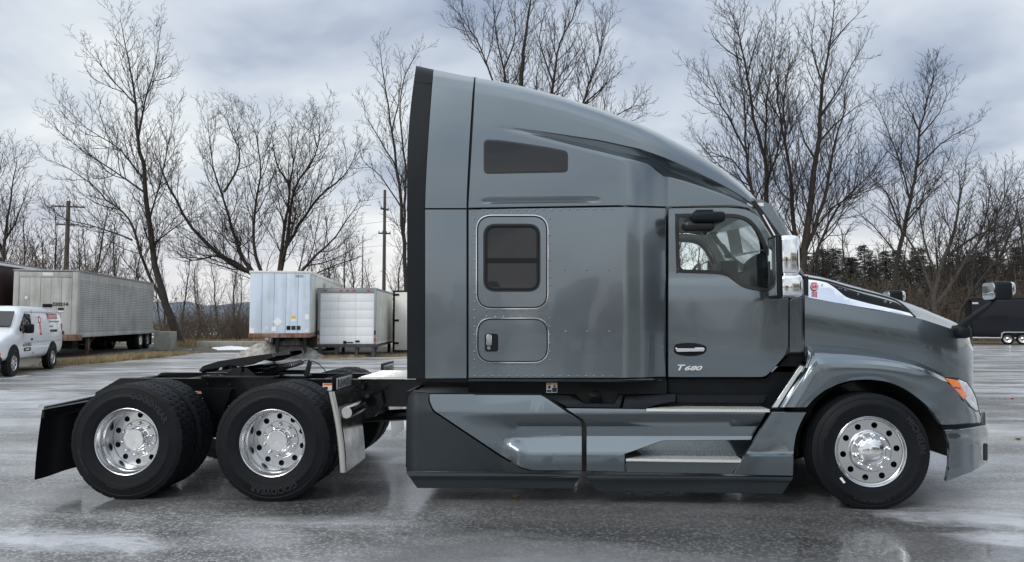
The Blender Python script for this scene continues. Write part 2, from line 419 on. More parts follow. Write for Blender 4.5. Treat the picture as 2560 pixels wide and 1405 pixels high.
for j in range(NU):
    u_ = j/(NU-1); p0 = lerp(1171, 1890, u_); r_ = []
    B_, T_ = pw(BOT, p0), pw(TOP, p0)
    Bw, Lp = pw(BROW, p0), pw(LIP, p0); Hm = lerp(Bw, Lp, .55)
    lev = [lerp(B_, min(B_-3, 484), k/16) if p0 < 1640 else lerp(B_, lerp(B_, Lp, .4), k/16) for k in range(16)]+[lerp(484 if p0 < 1640 else lerp(B_, Lp, .4), Lp, k/18) for k in range(18)]+[lerp(Lp, Hm, k/5) for k in range(5)]+[lerp(Hm, Bw, k/5) for k in range(5)]+[lerp(Bw, T_, 1-(1-k/30)**1.35) for k in range(31)]
    for i, py in enumerate(lev):
        px = p0+(1-u_)**7*18*((B_-py)/325)
        if i == len(lev)-1: py = pw(TOP, px)
        r_.append(P(px, py, Yroof(p0, py)))
    q = r_[-1]
    for k, (yy, dz) in enumerate(((.10, .022), (.28, .045), (.6, .065), (1.0, .07))):
        r_.append(Vector((q.x+.02*yy, lerp(q.y, 0, yy), q.z+dz)))
    rows.append(r_)
back = [Vector((q.x, q.y+.06, q.z)) for q in rows[0]]
roof = obj('roof_fairing', grid([back]+rows), 'paint', truck, smooth=26); mirror(roof)
sheet('roof_window', rnd([(1212, 432), (1212, 351), (1250, 353), (1300, 360), (1372, 371), (1417, 381), (1417, 428)], [12, 12, 0, 0, 0, 10, 10]), lambda a, b: Yroof(a, b)-.004, .01, .002, 'dark_glass', truck, cut=14)
sheet('window_seal', rnd([(1209, 435), (1209, 348), (1250, 350), (1300, 357), (1372, 368), (1420, 378), (1420, 431)], [13, 13, 0, 0, 0, 11, 11]), lambda a, b: Yroof(a, b)-.002, .008, .001, 'gasket', truck, cut=14)
# ---- side extender behind the sleeper, with its flexible black trailing edge
def xs_(py): return 1166+18*max(0, (520-py)/325)**1.3
def xe_(py): return 1063+21*max(0, (520-py)/345)**1.4
def xk_(py): return 1017.5+ (0 if py > 430 else 23*((430-py)/265)**1.9)
ptop = [(1040, 164), (1085, 174), (1187, 194)]
def fin(name, fl, fr, py0, py1, mt, dy=0.0, top=False):
    rows = []
    for i in range(26):
        py_ = lerp(py0, py1, i/25); r_ = []
        for k in range(7):
            px = lerp(fl(py_), fr(py_), k/6); py = py_
            if top and i == 25: py = pw(ptop, px)
            elif top: py = min(py_, 945) if py_ > 230 else lerp(230, pw(ptop, px), (230-py_)/(230-py1))
            T = pw(ptop, px); t = 1-(py-T)/40
            y = YS+lean(py)+dy+(.12*(1-math.sqrt(max(0, 1-min(1, t)**2))) if t > 0 else 0)
            r_.append(P(px, py, y))
        q = [v_+Vector((0, .05, 0)) for v_ in (r_[0], r_[-1])]
        rows.append([q[0]]+r_+[q[1]])
    o = obj(name, grid(rows), mt, truck, smooth=35); mirror(o); return o
fin('extender_backing', lambda p: xe_(p)-3, lambda p: xs_(p)+8, 945, 176, 'satin_black', .02, top=True)
fin('side_extender', xe_, xs_, 945, 524, 'paint_flat'); fin('side_extender', xe_, xs_, 520, 175, 'paint', top=True)
fin('extender_edge', xk_, lambda p: xe_(p)-1.5, 947, 203, 'plastic', .015)
fin('edge_cap', xk_, lambda p: xe_(p)-1.5, 206, 166, 'plastic', .012, top=True)
sheet('extender_shoe', [(1040, 946), (1170, 947), (1170, 956), (1040, 954)], YS+.02, .05, .002, 'satin_black', truck)
# ---- luggage hatches
def hatch(x0, y0, x1, y1):
    sheet('hatch_rim', rrect(x0, y0, x1, y1, 31, 8), -1.236, .014, .002, 'chrome', truck, holes=[rrect(x0+2.6, y0+2.6, x1-2.6, y1-2.6, 29, 8)])
    sheet('hatch_seal', rrect(x0+2.4, y0+2.4, x1-2.4, y1-2.4, 29, 8), -1.2225, .003, .0005, 'gasket', truck)
    return sheet('hatch_door', rrect(x0+5, y0+5, x1-5, y1-5, 27, 8), -1.232, .01, .003, 'paint_flat', truck)
h1 = hatch(1190, 537, 1371, 773); h2 = hatch(1191, 794, 1372, 908)
sheet('window_frame', rrect(1208, 559, 1351, 729, 24, 7), -1.245, .02, .004, 'gasket', h1, holes=[rrect(1219, 569, 1340, 718, 15, 7)])
sheet('window_frame', rrect(1212, 563, 1347, 725, 21, 7), -1.250, .02, .002, 'plastic', h1, holes=[rrect(1216, 567, 1343, 721, 17, 7)])
sheet('window_glass', rrect(1217, 567, 1342, 720, 14, 6), -1.236, .004, .001, 'dark_glass', h1)
sheet('window_bar', [(1213, 645), (1346, 645), (1346, 657), (1213, 657)], -1.247, .012, .003, 'plastic', h1)
hb = sheet('latch_bezel', rrect(1212, 834, 1245, 879, 6), -1.243, .012, .003, 'plastic', h2)
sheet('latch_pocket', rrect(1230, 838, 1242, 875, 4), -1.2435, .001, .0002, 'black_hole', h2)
sheet('latch_paddle', rrect(1216, 836.5, 1229, 864, 3), -1.252, .01, .003, 'chrome', h2)
sheet('latch_lock', circ(1222, 870, 4.2, 12), -1.249, .007, .001, 'chrome', h2)
# ---- rivets (a few pixels each)
rv = []
def riv(px, py):
    c = P(px, py, YS); v_, f_ = lathe([(.0095, 0), (.009, -.004), (.005, -.0075), (.0005, -.0085)], 8)
    rv.append(([(c.x+a, c.y+b, c.z+d) for a, b, d in v_], f_))
for k in range(17): riv(1187+k*21.4, 940); riv(1187+k*21.4, 526.5-k*.28)
for k in range(19): riv(1186.5, 546+k*20.8); riv(1374.5, 546+k*20.8) if k < 18 else None
for k in range(7): riv(1216+k*21.2, 533); riv(1217+k*21.2, 776.5); riv(1217+k*21.2, 791); riv(1217+k*21.2, 910)
for k in range(3): riv(1412+k*55, 674); riv(1414.5+k*54.5, 829)
tag(obj('rivets', join(rv), 'paint', truck), None, kind='stuff')
# ---- cab door with its window opening
def Ydoor(px, py):
    return pw([(515, YD+.02), (560, YD), (690, YD), (712, YD-.022), (740, YD-.034), (870, YD-.036), (905, YD-.03), (945, YD-.01)], py)+.02*sst(1900, 1972, px)
WIN = spl([(1699, 679), (1750, 681), (1794, 683), (1818, 688), (1836, 700), (1860, 716), (1893, 724), (1926, 727), (1934, 721), (1927, 651), (1906, 593), (1879, 554), (1850, 540), (1820, 536.5), (1760, 536.5), (1698, 537), (1691, 544), (1691.5, 600), (1694, 672)], 4, True)
DOOR = rnd([(1670.5, 943), (1670.5, 520), (1750, 518.5), (1831, 518), (1872, 524), (1893, 540), (1920, 580), (1942, 624), (1958, 680), (1970.5, 748), (1970.5, 882), (1914, 943)], [0, 4, 0, 20, 15, 15, 0, 0, 0, 0, 26, 12], 5)
door = sheet('door', DOOR, Ydoor, .045, .004, 'paint', truck, holes=[WIN], cut=(24, 11)); mirror(door)
ws = sheet('window_seal', offs(WIN, -2.5), lambda a, b: Ydoor(a, b)-.008, .03, .003, 'gasket', door, holes=[offs(WIN, 6.5)], cut=30)
sheet('window_pane', offs(WIN, 5), lambda a, b: YD+.012, .004, .001, 'clear_glass', door, cut=40)
w2 = mirror(ws); w2.parent = truck
dl = sheet('door_liner', offs(DOOR, 3), lambda a, b: -.985, .02, .003, 'interior', truck, holes=[offs(WIN, -4)]); mirror(dl)
bz = sheet('handle_bezel', spl([(1685, 873), (1688, 862), (1705, 858), (1735, 857.5), (1757, 862), (1766, 868), (1764, 880), (1752, 887), (1728, 890.5), (1700, 888), (1687, 882)], 4, True), lambda a, b: Ydoor(a, b)-.006, .015, .003, 'plastic', door)
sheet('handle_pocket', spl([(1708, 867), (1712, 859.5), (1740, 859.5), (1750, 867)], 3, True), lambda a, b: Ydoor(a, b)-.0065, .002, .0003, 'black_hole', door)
sheet('door_handle', rnd([(1688, 869), (1761, 869), (1762, 878), (1690, 879.5)], 4), lambda a, b: Ydoor(a, b)-.04, .02, .006, 'chrome', door)
q0 = P(1689, 925, YD-.045); q1 = P(1760, 925, YD-.045)
text_at('badge_lettering', 'T', q0, (1, 0, 0), (0, 0, 1), .048, .085, 'badge_silver', door, shear=.35, bold=.03, ext=.006)
text_at('badge_lettering', '680', q0+Vector((.070, 0, 0)), (1, 0, 0), (0, 0, 1), .037, .165, 'badge_silver', door, shear=.35, bold=.03, ext=.006)
# ---- cab pillar and cowl between the door and the hood
def Ycowl(px, py): return Ydoor(px, py)+.03*sst(1975, 2015, px)
cw = sheet('cowl_panel', [(1974.5, 750), (1990, 744), (2011, 742), (2011, 880), (1974.5, 880)], Ycowl, .04, .003, 'paint', truck, cut=11); mirror(cw)
ap = sheet('windshield_pillar', [(1876, 518), (1889, 521), (1915, 556), (1950, 612), (1985, 668), (2009, 700), (2010, 741), (1990, 742), (1974.5, 746), (1961, 680), (1945, 623), (1922, 578), (1896, 540), (1888, 532)], lambda a, b: YD+.03, .05, .003, 'paint', truck); mirror(ap)
sheet('door_sill', [(1670, 946), (1914, 946), (1975, 884), (2012, 884), (2016, 888), (1935, 1010), (1670, 982)], YD+.05, .05, .002, 'satin_black', truck)
sheet('cowl_gap', [(2010, 690), (2021, 690), (2021, 890), (2010, 890)], -1.0, .06, .002, 'trim_black', truck)
# visor over the windscreen, right across the cab
vr = []
for k in range(17):
    s = -1+2*k/16; bul = .24*(1-abs(s)**2.2); r_ = []
    for px, py, sh in ((1872, 497, 0), (1880, 494.5, 0), (1906, 501, 0), (1929, 513.5, 0), (1950, 551, 0), (1968, 588, 0), (1960, 598, .0), (1946, 600, 0), (1926, 565, 0), (1900, 528, 0)):
        q = P(px, py, -.99); r_.append(Vector((q.x+bul, s*.99, q.z+.03*(1-s*s))))
    vr.append(r_+[r_[0]])
V, Fc = grid(vr); n = len(vr[0]); obj('sun_visor', (V, Fc+[tuple(range(n-1)), tuple(range(len(V)-n, len(V)-1))]), 'paint', truck, smooth=50)
sheet('visor_trim', [(1879, 503), (1888, 500), (1960, 600), (1962, 640), (1948, 622)], YD+.025, .04, .002, 'trim_black', truck)
sheet('visor_strip', [(1906, 538), (1909, 536), (1948, 604), (1945, 606)], YD+.022, .01, .0005, 'chrome', truck)
wr = []
for k in range(17):
    s = -1+2*k/16; bul = .26*(1-abs(s)**2.2); a, b = P(1893, 520, -1.0), P(2012, 697, -1.0)
    wr.append([Vector((lerp(a.x, b.x, t)+bul, s*1.0, lerp(a.z, b.z, t))) for t in (0, .25, .5, .75, 1)])
obj('windshield', grid(wr), 'clear_glass', truck, smooth=60)
obj('windshield_shade_band', grid([[q[0].lerp(q[4], t)+Vector((-.012, 0, 0)) for t in (.02, .1, .2)] for q in wr]), 'shade_glass', truck, smooth=60)
# ---- inside the cab
xb, xc = P(1674, 600, -1).x, P(1895, 520, -1).x; zt, zs = P(1750, 520, YD).z, P(1750, 690, YD).z
ci = [box(xb, xb+.03, -1.0, 1.0, 1.2, zt+.05), box(xb+.03, xc+.05, -1.0, 1.0, zt+.02, zt+.05), box(xb+.03, xc+.55, -1.0, 1.0, 1.15, 1.2)]
obj('cab_lining', join(ci), 'interior', truck)
for s in (-1, 1):
    a, b = P(1888, 522, -1.0), P(2006, 694, -1.0)
    obj('pillar_trim', tube([Vector((a.x-.02, s*.97, a.z)), Vector((b.x-.05, s*.97, b.z))], .035, 8), 'interior', truck)
xd = P(1840, 690, -1).x
dash = obj('dashboard', prism([(xd-.02, zs-.35), (xd+.02, zs-.02), (xd+.10, zs+.055), (xd+.34, zs+.09), (xd+.62, zs-.02), (xd+.62, zs-.35)], -.96, .96), 'interior_dark', truck)
obj('gauge_hood', join([box(xd+.05, xd+.22, .2, .8, zs+.05, zs+.17, .03), box(xd+.03, xd+.2, -.35, .1, zs-.1, zs+.2, .03)]), 'interior_dark', truck)
tor = [(math.cos(t)*.225, math.sin(t)*.225, 0) for t in np.linspace(0, 2*math.pi, 33)]
mt_ = Matrix.Translation((xd-.13, .5, zs+.03)) @ Matrix.Rotation(R(-62), 4, 'Y') 
sw = obj('steering_wheel', join([xf(tube(tor, .017, 8, False), mt_), xf(tube([(-.2, 0, -.03), (.2, 0, -.03)], .02, 6), mt_), xf(tube([(0, 0, -.03), (0, .2, -.01)], .02, 6), mt_), xf(box(-.07, .07, -.07, .07, -.06, -.02, .02), mt_)]), 'interior', truck)
q = P(1835, 606, -.3); obj('window_sticker', prism([(q.x-.07, q.z+.12), (q.x+.05, q.z+.14), (q.x+.09, q.z-.10), (q.x-.03, q.z-.13)], -.3, -.296), 'white_decal', truck)
sx = xb+.12
for s in (-.5, .5):
    obj('seat', join([box(sx, sx+.16, s-.25, s+.25, 1.75, zs+.02, .05), box(sx+.05, sx+.55, s-.25, s+.25, 1.6, 1.75, .05)]), 'interior_dark', truck)
# ---- hood
HT = [(2008, 685), (2050, 692), (2100, 705), (2200, 733), (2300, 768), (2380, 801), (2400, 812), (2420, 829), (2434, 866)]
HC = [(2008, 743), (2130, 765), (2300, 796), (2385, 824), (2415, 840), (2434, 872)]
HY = [(2008, -1.03), (2200, -.995), (2300, -.955), (2360, -.90), (2400, -.82), (2420, -.74), (2430, -.66), (2434, -.58)]
def Yhood(px, py):
    c, t_ = pw(HC, px), pw(HT, px); y = pw(HY, px)
    if py >= c: return y-.02*math.sin(min(1, (py-c)/120)*math.pi)
    t = (c-py)/max(1e-3, c-t_); return y+.01+.19*t+.09*max(0, (t-.6)/.4)**2.5
rows = []
st = [2012, 2030]+list(range(2050, 2380, 20))+[2380, 2392, 2404, 2413, 2420, 2426, 2430, 2433]
for px in st:
    c, t_ = pw(HC, px), pw(HT, px)
    r_ = [P(px, py, Yhood(px, py)) for py in [lerp(pw([(2012, 905), (2300, 935), (2380, 980), (2434, 1040)], px), c, k/12) for k in range(13)]+[lerp(c-1, t_, k/10) for k in range(11)]]
    q = r_[-1]; cr = .045*(1-sst(2150, 2380, px))
    for yy in (.2, .5, 1.0): r_.append(Vector((q.x+.10*yy*sst(2300, 2420, px), lerp(q.y, 0, yy), q.z+cr*math.sin(yy*math.pi/2))))
    rows.append(r_)
lst = rows[-1]
for k in (.75, .4, 0): rows.append([Vector((q.x+.035*(1-k), q.y*k, q.z)) for q in lst])
hood = obj('hood', grid(rows), 'paint', truck, smooth=24); mirror(hood)
on = lambda d: (lambda a, b: Yhood(a, b)-d)
sheet('emblem_panel', spl([(2021, 699), (2045, 702), (2068, 708), (2091, 723), (2116, 743), (2145, 752), (2176, 760), (2225, 771), (2276, 783), (2286, 790)], 3)+[(2281, 791), (2205, 776), (2091, 757), (2021, 744)], on(.006), .008, .001, 'chrome', hood, cut=16)
VENT = spl([(2068, 706), (2100, 716), (2162, 735), (2230, 753), (2252, 763), (2274, 782)], 4)+spl([(2225, 770), (2176, 758), (2145, 750), (2116, 741), (2091, 721)], 3)
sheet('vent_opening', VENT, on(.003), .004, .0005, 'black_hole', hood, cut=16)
tr = spl([(2021, 695), (2068, 703), (2119, 718), (2205, 740), (2240, 752), (2262, 767), (2288, 793)], 4)
obj('vent_trim', tube([P(a, b, Yhood(a, b)-.004) for a, b in tr], .009, 6), 'trim_black', hood)
ms = []
for k in range(26):
    for sgn in (1, -1):
        pts = []
        for i in range(40):
            px = 2085+k*8+sgn*i*.9-(14 if sgn > 0 else -14); py = pw([(2068, 706), (2162, 735), (2230, 753), (2274, 782)], px)-2+i*.9
            up_ = pw([(2068, 706), (2100, 716), (2162, 735), (2230, 753), (2252, 763), (2274, 782)], px); lo_ = pw([(2091, 721), (2116, 741), (2176, 758), (2225, 770), (2276, 783)], px) if px > 2091 else 706
            if up_+3 < py < lo_: pts.append(P(px, py, Yhood(px, py)-.006))
        if len(pts) > 2: ms.append(tube([pts[0], pts[-1]], .0022, 4, False))
tag(obj('vent_mesh', join(ms), 'plastic', hood), None, kind='stuff')
# emblem: crowned roundel over vertical ribs
eq = lambda a, b: P(a, b, Yhood(a, b)-.012)
sheet('emblem', circ(2036, 717, 9.5, 20), lambda a, b: Yhood(a, b)-.014, .004, .001, 'red_decal', hood)
sheet('emblem', circ(2036, 717, 7.4, 20), lambda a, b: Yhood(a, b)-.0155, .002, .0005, 'chrome', hood, holes=[circ(2036, 717, 6.4, 20)])
for k in range(4): sheet('emblem', [(2030+k*3.6, 728), (2032+k*3.6, 728), (2032+k*3.6, 741+.6*k), (2030+k*3.6, 740.5+.6*k)], on(.012), .003, .0003, 'red_decal', hood)
sheet('emblem', [(2030, 706), (2042, 706), (2043, 709), (2029, 709)], on(.013), .003, .0003, 'red_decal', hood)
text_at('emblem', 'K', eq(2032.6, 716)+Vector((0, -.008, 0)), (1, 0, 0), (0, 0, 1), .017, .02, 'white_decal', hood, bold=.02)
text_at('emblem', 'W', eq(2031.6, 724)+Vector((0, -.008, 0)), (1, 0, 0), (0, 0, 1), .017, .028, 'white_decal', hood, bold=.02)
# ---- fender
fO = [(1948, 1018, -1.19), (1975, 977, -1.19), (2011, 921, -1.17), (2020, 886, -1.10), (2023, 863, -1.035), (2075, 866, -1.035), (2130, 870.5, -1.035), (2200, 881, -1.03), (2280, 901, -1.03), (2350, 931, -1.02), (2400, 963, -.98), (2430, 1001, -.90), (2450, 1036, -.80), (2455, 1056, -.72)]
fC = [(1975, 1018, -1.215), (2000, 975, -1.22), (2025, 930, -1.225), (2042, 915, -1.23), (2060, 909, -1.235), (2095, 908, -1.235), (2140, 909, -1.235), (2205, 913, -1.235), (2280, 924, -1.23), (2340, 943, -1.22), (2385, 970, -1.17), (2412, 1003, -1.08), (2428, 1035, -1.0), (2434, 1059, -.97)]
fA = [(2016, 1018, -1.215), (2035, 997, -1.22), (2060, 977, -1.22), (2078, 968, -1.22), (2095, 960, -1.22), (2115, 954, -1.22), (2135, 950, -1.22), (2180, 949, -1.22), (2225, 956.5, -1.22), (2265, 974, -1.215), (2300, 999, -1.21), (2325, 1022, -1.20), (2343, 1046, -1.19), (2354, 1062, -1.18)]
rows = []
for o_, c_, a_ in zip(spl(fO, 7), spl(fC, 7), spl(fA, 7)):
    o_, c_, a_ = Vector(o_), Vector(c_), Vector(a_); r_ = []
    q = o_.copy(); r_.append(P(q.x, q.y, q.z+.05))
    for k in range(13):
        t = k/12; q = o_.lerp(c_, t); y = lerp(o_.z, c_.z, pw([(0, 0), (.3, .36), (.46, .66), (.54, .70), (.64, .73), (1, 1)], t)); r_.append(P(q.x, q.y, y))
    for k in range(1, 9):
        t = k/8; q = c_.lerp(a_, t); r_.append(P(q.x, q.y, q.z-.016*math.sin(t*math.pi)+.004*t))
    r_.append(r_[-1]+Vector((0, .05, 0))); rows.append(r_)
fen = obj('fender', grid(rows), 'paint', truck, smooth=32); mirror(fen)
def Yfen(px, py): return pw([(2350, -1.225), (2370, -1.185), (2390, -1.15), (2405, -1.10), (2420, -1.03), (2432, -.95), (2442, -.87), (2450, -.80)], px-(py-990)*.10)
sheet('fender_strip', rnd([(1929, 1019), (2000, 914), (2009, 917), (1944, 1019)], 3), lambda a, b: -1.20, .03, .004, 'lens', truck)
sheet('strip_bezel', rnd([(1926, 1022), (2000, 910), (2013, 914), (1947, 1022)], 3), lambda a, b: -1.195, .03, .002, 'trim_black', truck)
fo = lambda d: (lambda a, b: Yfen(a, b)-d)
hl = sheet('headlight', [(2396, 948), (2416, 957), (2430, 976), (2440, 998), (2446, 1026), (2440, 1026), (2428, 1016), (2412, 996), (2404, 975)], fo(.008), .012, .003, 'lens', truck, cut=6)
sheet('marker_lamp', rnd([(2363, 945), (2397, 951.5), (2419, 991), (2409, 998)], 3), fo(.012), .015, .003, 'amber', truck, cut=8)
sheet('lamp_seal', [(2360, 942), (2398, 945), (2418, 954), (2434, 976), (2444, 1000), (2449, 1029), (2440, 1029), (2424, 1017), (2406, 1000)], fo(.004), .005, .001, 'trim_black', truck, cut=8)
sheet('marker_reflector', [(2386, 966), (2402, 969), (2402, 974), (2386, 971)], fo(.014), .002, .0002, 'red_lens', truck)
# wheel-well liner
c0 = P(2178, 1132, -1.1); lr = []
for k in range(22):
    a = R(-2)+R(184)*k/21; rr = .64
    lr.append([Vector((c0.x+rr*math.cos(a), y, c0.z+rr*math.sin(a))) for y in (-1.14, -.9, -.55)])
li = obj('wheel_well', grid(lr), 'black_hole', truck, smooth=60); mirror(li)
obj('engine_bay', box(P(2030, 900, -.6).x, P(2400, 900, -.6).x-.1, -.56, .56, .62, 1.35), 'frame_black', truck)
# ---- bumper
def Ybump(px, py): return pw([(2358, -1.215), (2400, -1.16), (2430, -1.08), (2450, -.97), (2462, -.85), (2470, -.68)], px)-.015*sst(1080, 1100, py)*(1-sst(1112, 1130, py))+.03*sst(1160, 1200, py)
bu = sheet('bumper', [(2361, 1075), (2400, 1073), (2440, 1067), (2466, 1062), (2470, 1080), (2470, 1148), (2462, 1160), (2430, 1180), (2366, 1203), (2373, 1165), (2374, 1120), (2368, 1090)], Ybump, .04, .006, 'paint', truck, cut=(8, 8), smooth=34); mirror(bu)
q = P(2468, 1080, -.70); obj('bumper_centre', box(q.x-.06, q.x, -.70, .70, .30, .78, .02), 'paint', truck)
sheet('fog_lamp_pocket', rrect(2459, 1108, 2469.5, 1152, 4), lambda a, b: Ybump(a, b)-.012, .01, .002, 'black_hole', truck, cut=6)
sheet('bumper_filler', [(2350, 1064), (2452, 1058), (2462, 1062), (2462, 1070), (2360, 1074)], lambda a, b: Ybump(a, b)+.06, .05, .002, 'satin_black', truck, cut=10)
obj('grille', box(q.x-.12, q.x-.05, -.55, .55, .8, 1.5, .02), 'plastic', truck)
# ---- chassis fairings
def Ysk(px, py):
    lam = sst(1090, 1290, px)
    if px >= 1250: LB = 1098+33*min(1, (px-1250)/72)**.62; LT = pw([(1250, 1098), (1330, 1093), (1453, 1090)], px); k = sst(1250, 1300, px)
    else: LT, LB, k = 1096, 1100, 0
    a = -1.172+.028*k
    tab = [(984, -1.155), (1031, -1.218), (1036, -1.217), (1048, -1.195), (1066, a-.004), (LT, a), (LB, lerp(a, -1.236, k)), (LB+8, lerp(a, -1.244, k)), (1182, lerp(a+.02, -1.228, k))]
    flat = pw([(984, -1.17), (1030, -1.205), (1182, -1.19)], py)
    return lerp(flat, pw(tab, py), lam)
cy = [1031, 1036, 1042, 1048, 1056, 1066, 1078, 1090, 1094, 1098, 1104, 1112, 1120, 1127, 1131, 1139, 1160]
R1 = rnd([(1073, 986), (1352, 987), (1362, 992), (1452, 1053), (1455, 1068), (1455, 1177), (1332, 1176), (1302, 1168), (1252, 1138), (1084, 1026), (1074, 1004)], [3, 0, 3, 6, 8, 2, 6, 6, 4, 8, 6])
f1 = sheet('fairing_panel', R1, Ysk, .03, .004, 'paint', truck, cut=(10, None), cuty=cy); mirror(f1)
R2 = rnd([(1416, 1023), (1917, 1026), (1912, 1038), (1877, 1100), (1655, 1102), (1580, 1129), (1562, 1135), (1562, 1180), (1466, 1178), (1466, 1066), (1460, 1050)], [0, 0, 0, 2, 10, 4, 0, 0, 2, 8, 6])
f2 = sheet('step_fairing', R2, Ysk, .03, .004, 'paint', truck, cut=(16, None), cuty=cy); mirror(f2)
sheet('fairing_joint', [(1345, 988), (1364, 988), (1458, 1050), (1468, 1066), (1468, 1178), (1450, 1178), (1450, 1070), (1444, 1056)], -1.12, .05, .003, 'trim_black', truck)
sheet('step_recess', [(1564, 1136), (1580, 1127), (1655, 1099), (1880, 1098), (1858, 1142), (1564, 1142)], lambda a, b: pw([(1098, -1.135), (1140, -1.07)], b), .02, .002, 'paint', truck)
sheet('step_riser', rnd([(1566, 1152), (1856, 1154), (1848, 1162), (1829, 1185), (1566, 1181)], 2), lambda a, b: pw([(1152, -1.247), (1160, -1.238), (1185, -1.225)], b), .03, .003, 'paint', truck, cuty=[1156, 1160, 1170])
sheet('fairing_tail', rnd([(1016, 986), (1030, 981), (1072, 985), (1071.5, 1004), (1082, 1029), (1250, 1141.5), (1300, 1171), (1329, 1178), (1016, 1178)], [8, 6, 0, 5, 7, 0, 6, 0, 0]), lambda a, b: Ysk(max(a, 1060), b)+.006+.10*(1-sst(1012, 1044, a))**2+.05*sst(1100, 1290, a)*0, .03, .003, 'moulded_grey', truck, cut=(9, None), cuty=cy)
q = P(1016, 980, -1.1); obj('fairing_end', box(q.x, q.x+.03, -1.1, 1.1, .29, .97), 'satin_black', truck)
sheet('fairing_cap', [(1018, 984), (1030, 978), (1072, 982), (1352, 983), (1360, 988), (1072, 986)], -1.13, .12, .002, 'plastic', truck)
fp = sheet('cab_corner_fairing', rnd([(1929, 1030), (2017, 1030), (2003, 1055), (1991, 1085), (1985, 1120), (1983, 1190), (1832, 1187)], [2, 2, 10, 10, 10, 2, 2]), lambda a, b: pw([(1030, -1.205), (1128, -1.205), (1134, -1.212), (1141, -1.243), (1160, -1.238), (1190, -1.225)], b)-.02*(1-sst(1930-(b-1030)*.62, 1985-(b-1030)*.62, a)), .03, .004, 'paint', truck, cut=(10, None), cuty=[1060, 1090, 1128, 1131, 1134, 1138, 1141, 1150, 1160]); mirror(fp)
for pts in ([(1015, 1180), (1452, 1187), (1431, 1222), (1043, 1220)], [(1464, 1188), (1984, 1193), (1956, 1235), (1491, 1228)]):
    o = sheet('rubber_skirt', pts, lambda a, b: pw([(1180, -1.225), (1190, -1.232), (1196, -1.205), (1230, -1.18)], b-(a-1015)*.012), .03, .003, 'moulded_grey', truck, cut=(None, None), cuty=[1186, 1190, 1194, 1198, 1202, 1206]); mirror(o)
obj('chassis_core', box(P(1030, 1100, -1).x, P(1960, 1100, -1).x, -1.02, 1.02, .33, .95), 'satin_black', truck)
# steps
def stepplate(name, a, b, y_in, za):
    pa, pb = P(*a, -1.245), P(*b, -1.245); z = (pa.z+pb.z)/2
    poly = [(pa.x, -1.245), (pb.x, -1.245), (pb.x-.01, y_in), (pa.x+za, y_in)]
    bm = fill2d(rnd(poly, .015, 3)); vs = [(q.co.x, q.co.y, z) for q in bm.verts]; bm.verts.index_update(); fs = [tuple(x.index for x in f_.verts) for f_ in bm.faces]
    n = len(vs); be = [(e_.verts[0].index, e_.verts[1].index) for e_ in bm.edges if e_.is_boundary]; bm.free()
    st_ = obj(name, (vs+[(x, y, z-.022) for x, y, z in vs], fs+[tuple(i+n for i in f_) for f_ in fs]+[(i, j, j+n, i+n) for i, j in be]), 'tread_plate', truck, smooth=20)
    stud = []
    for i in range(int((pb.x-pa.x)/.034)):
        for j in range(5):
            x, y = pa.x+.03+i*.034+(j % 2)*.017, -1.215+j*.035
            if y > y_in or x > pb.x-.03 or x < pa.x+za*(y+1.245)/(y_in+1.245)+.01: continue
            an = R(35 if (i+j) % 2 else -35); dx, dy = math.cos(an)*.012, math.sin(an)*.012
            stud.append(([(x-dx, y-dy, z), (x+dy*.35, y-dx*.35, z+.0045), (x+dx, y+dy, z), (x-dy*.35, y+dx*.35, z+.0045), (x, y, z+.006)], [(0, 1, 4), (1, 2, 4), (2, 3, 4), (3, 0, 4)]))
    tag(obj('tread_stud', join(stud), 'steel', st_), None, kind='stuff')
stepplate('step', (1614, 1022), (1926, 1024), -1.03, .25); stepplate('step', (1563, 1147), (1858, 1150), -1.06, .18)
# dark mouldings above the fairings
UP1 = rnd([(1360, 987), (1424, 989), (1461, 1009), (1537, 1009), (1546, 988), (1558, 988), (1549, 1020), (1418, 1018)], 2)
sheet('tank_shroud', UP1, lambda a, b: pw([(987, -1.09), (1003, -1.14), (1020, -1.155)], b), .08, .003, 'plastic', truck, cut=8)
sheet('tank_shroud', rnd([(1563, 993), (1689, 985), (1689, 1003), (1642, 1012), (1616, 1021), (1556, 1021)], 3), lambda a, b: pw([(987, -1.09), (1003, -1.14), (1020, -1.155)], b), .08, .003, 'plastic', truck, cut=8)
sheet('step_shroud', [(1692, 987), (1919, 988), (1909, 1008), (1692, 1006)], lambda a, b: -1.04, .05, .003, 'plastic', truck)
sheet('shroud_ledge', [(1414, 1019), (1930, 1022), (1928, 1026), (1414, 1023)], -1.15, .1, .002, 'plastic', truck)
sheet('body_valance', [(1171, 955), (1668, 952), (1668, 985), (1360, 986), (1352, 983), (1171, 982)], YD-.01, .05, .002, 'satin_black', truck)
cf = P(1486.5, 990, -1.08)
mt_ = Matrix.Translation(cf) @ Matrix.Rotation(R(35), 4, 'X')
obj('filler_neck', xf(lathe([(.04, .08), (.05, .0), (.052, -.012), (.045, -.014), (.0, -.012)], 20), mt_), 'steel', truck)
v_, f_ = lathe([(.050, -.014), (.052, -.02), (.052, -.045), (.046, -.052), (.0, -.053)], 32)
v_ = [(x*(.92 if k % 2 and i in (1, 2) else 1), y, z*(.92 if k % 2 and i in (1, 2) else 1)) for i in range(5) for k, (x, y, z) in enumerate(v_[i*32:(i+1)*32])]
obj('fuel_cap', xf((v_, f_), mt_), 'plastic', truck)
sheet('filler_pocket', [(1438, 985), (1448, 970), (1456, 953), (1510, 953), (1520, 968), (1540, 972), (1545, 985), (1536, 1008), (1462, 1008)], -1.066, .01, .001, 'black_hole', truck)
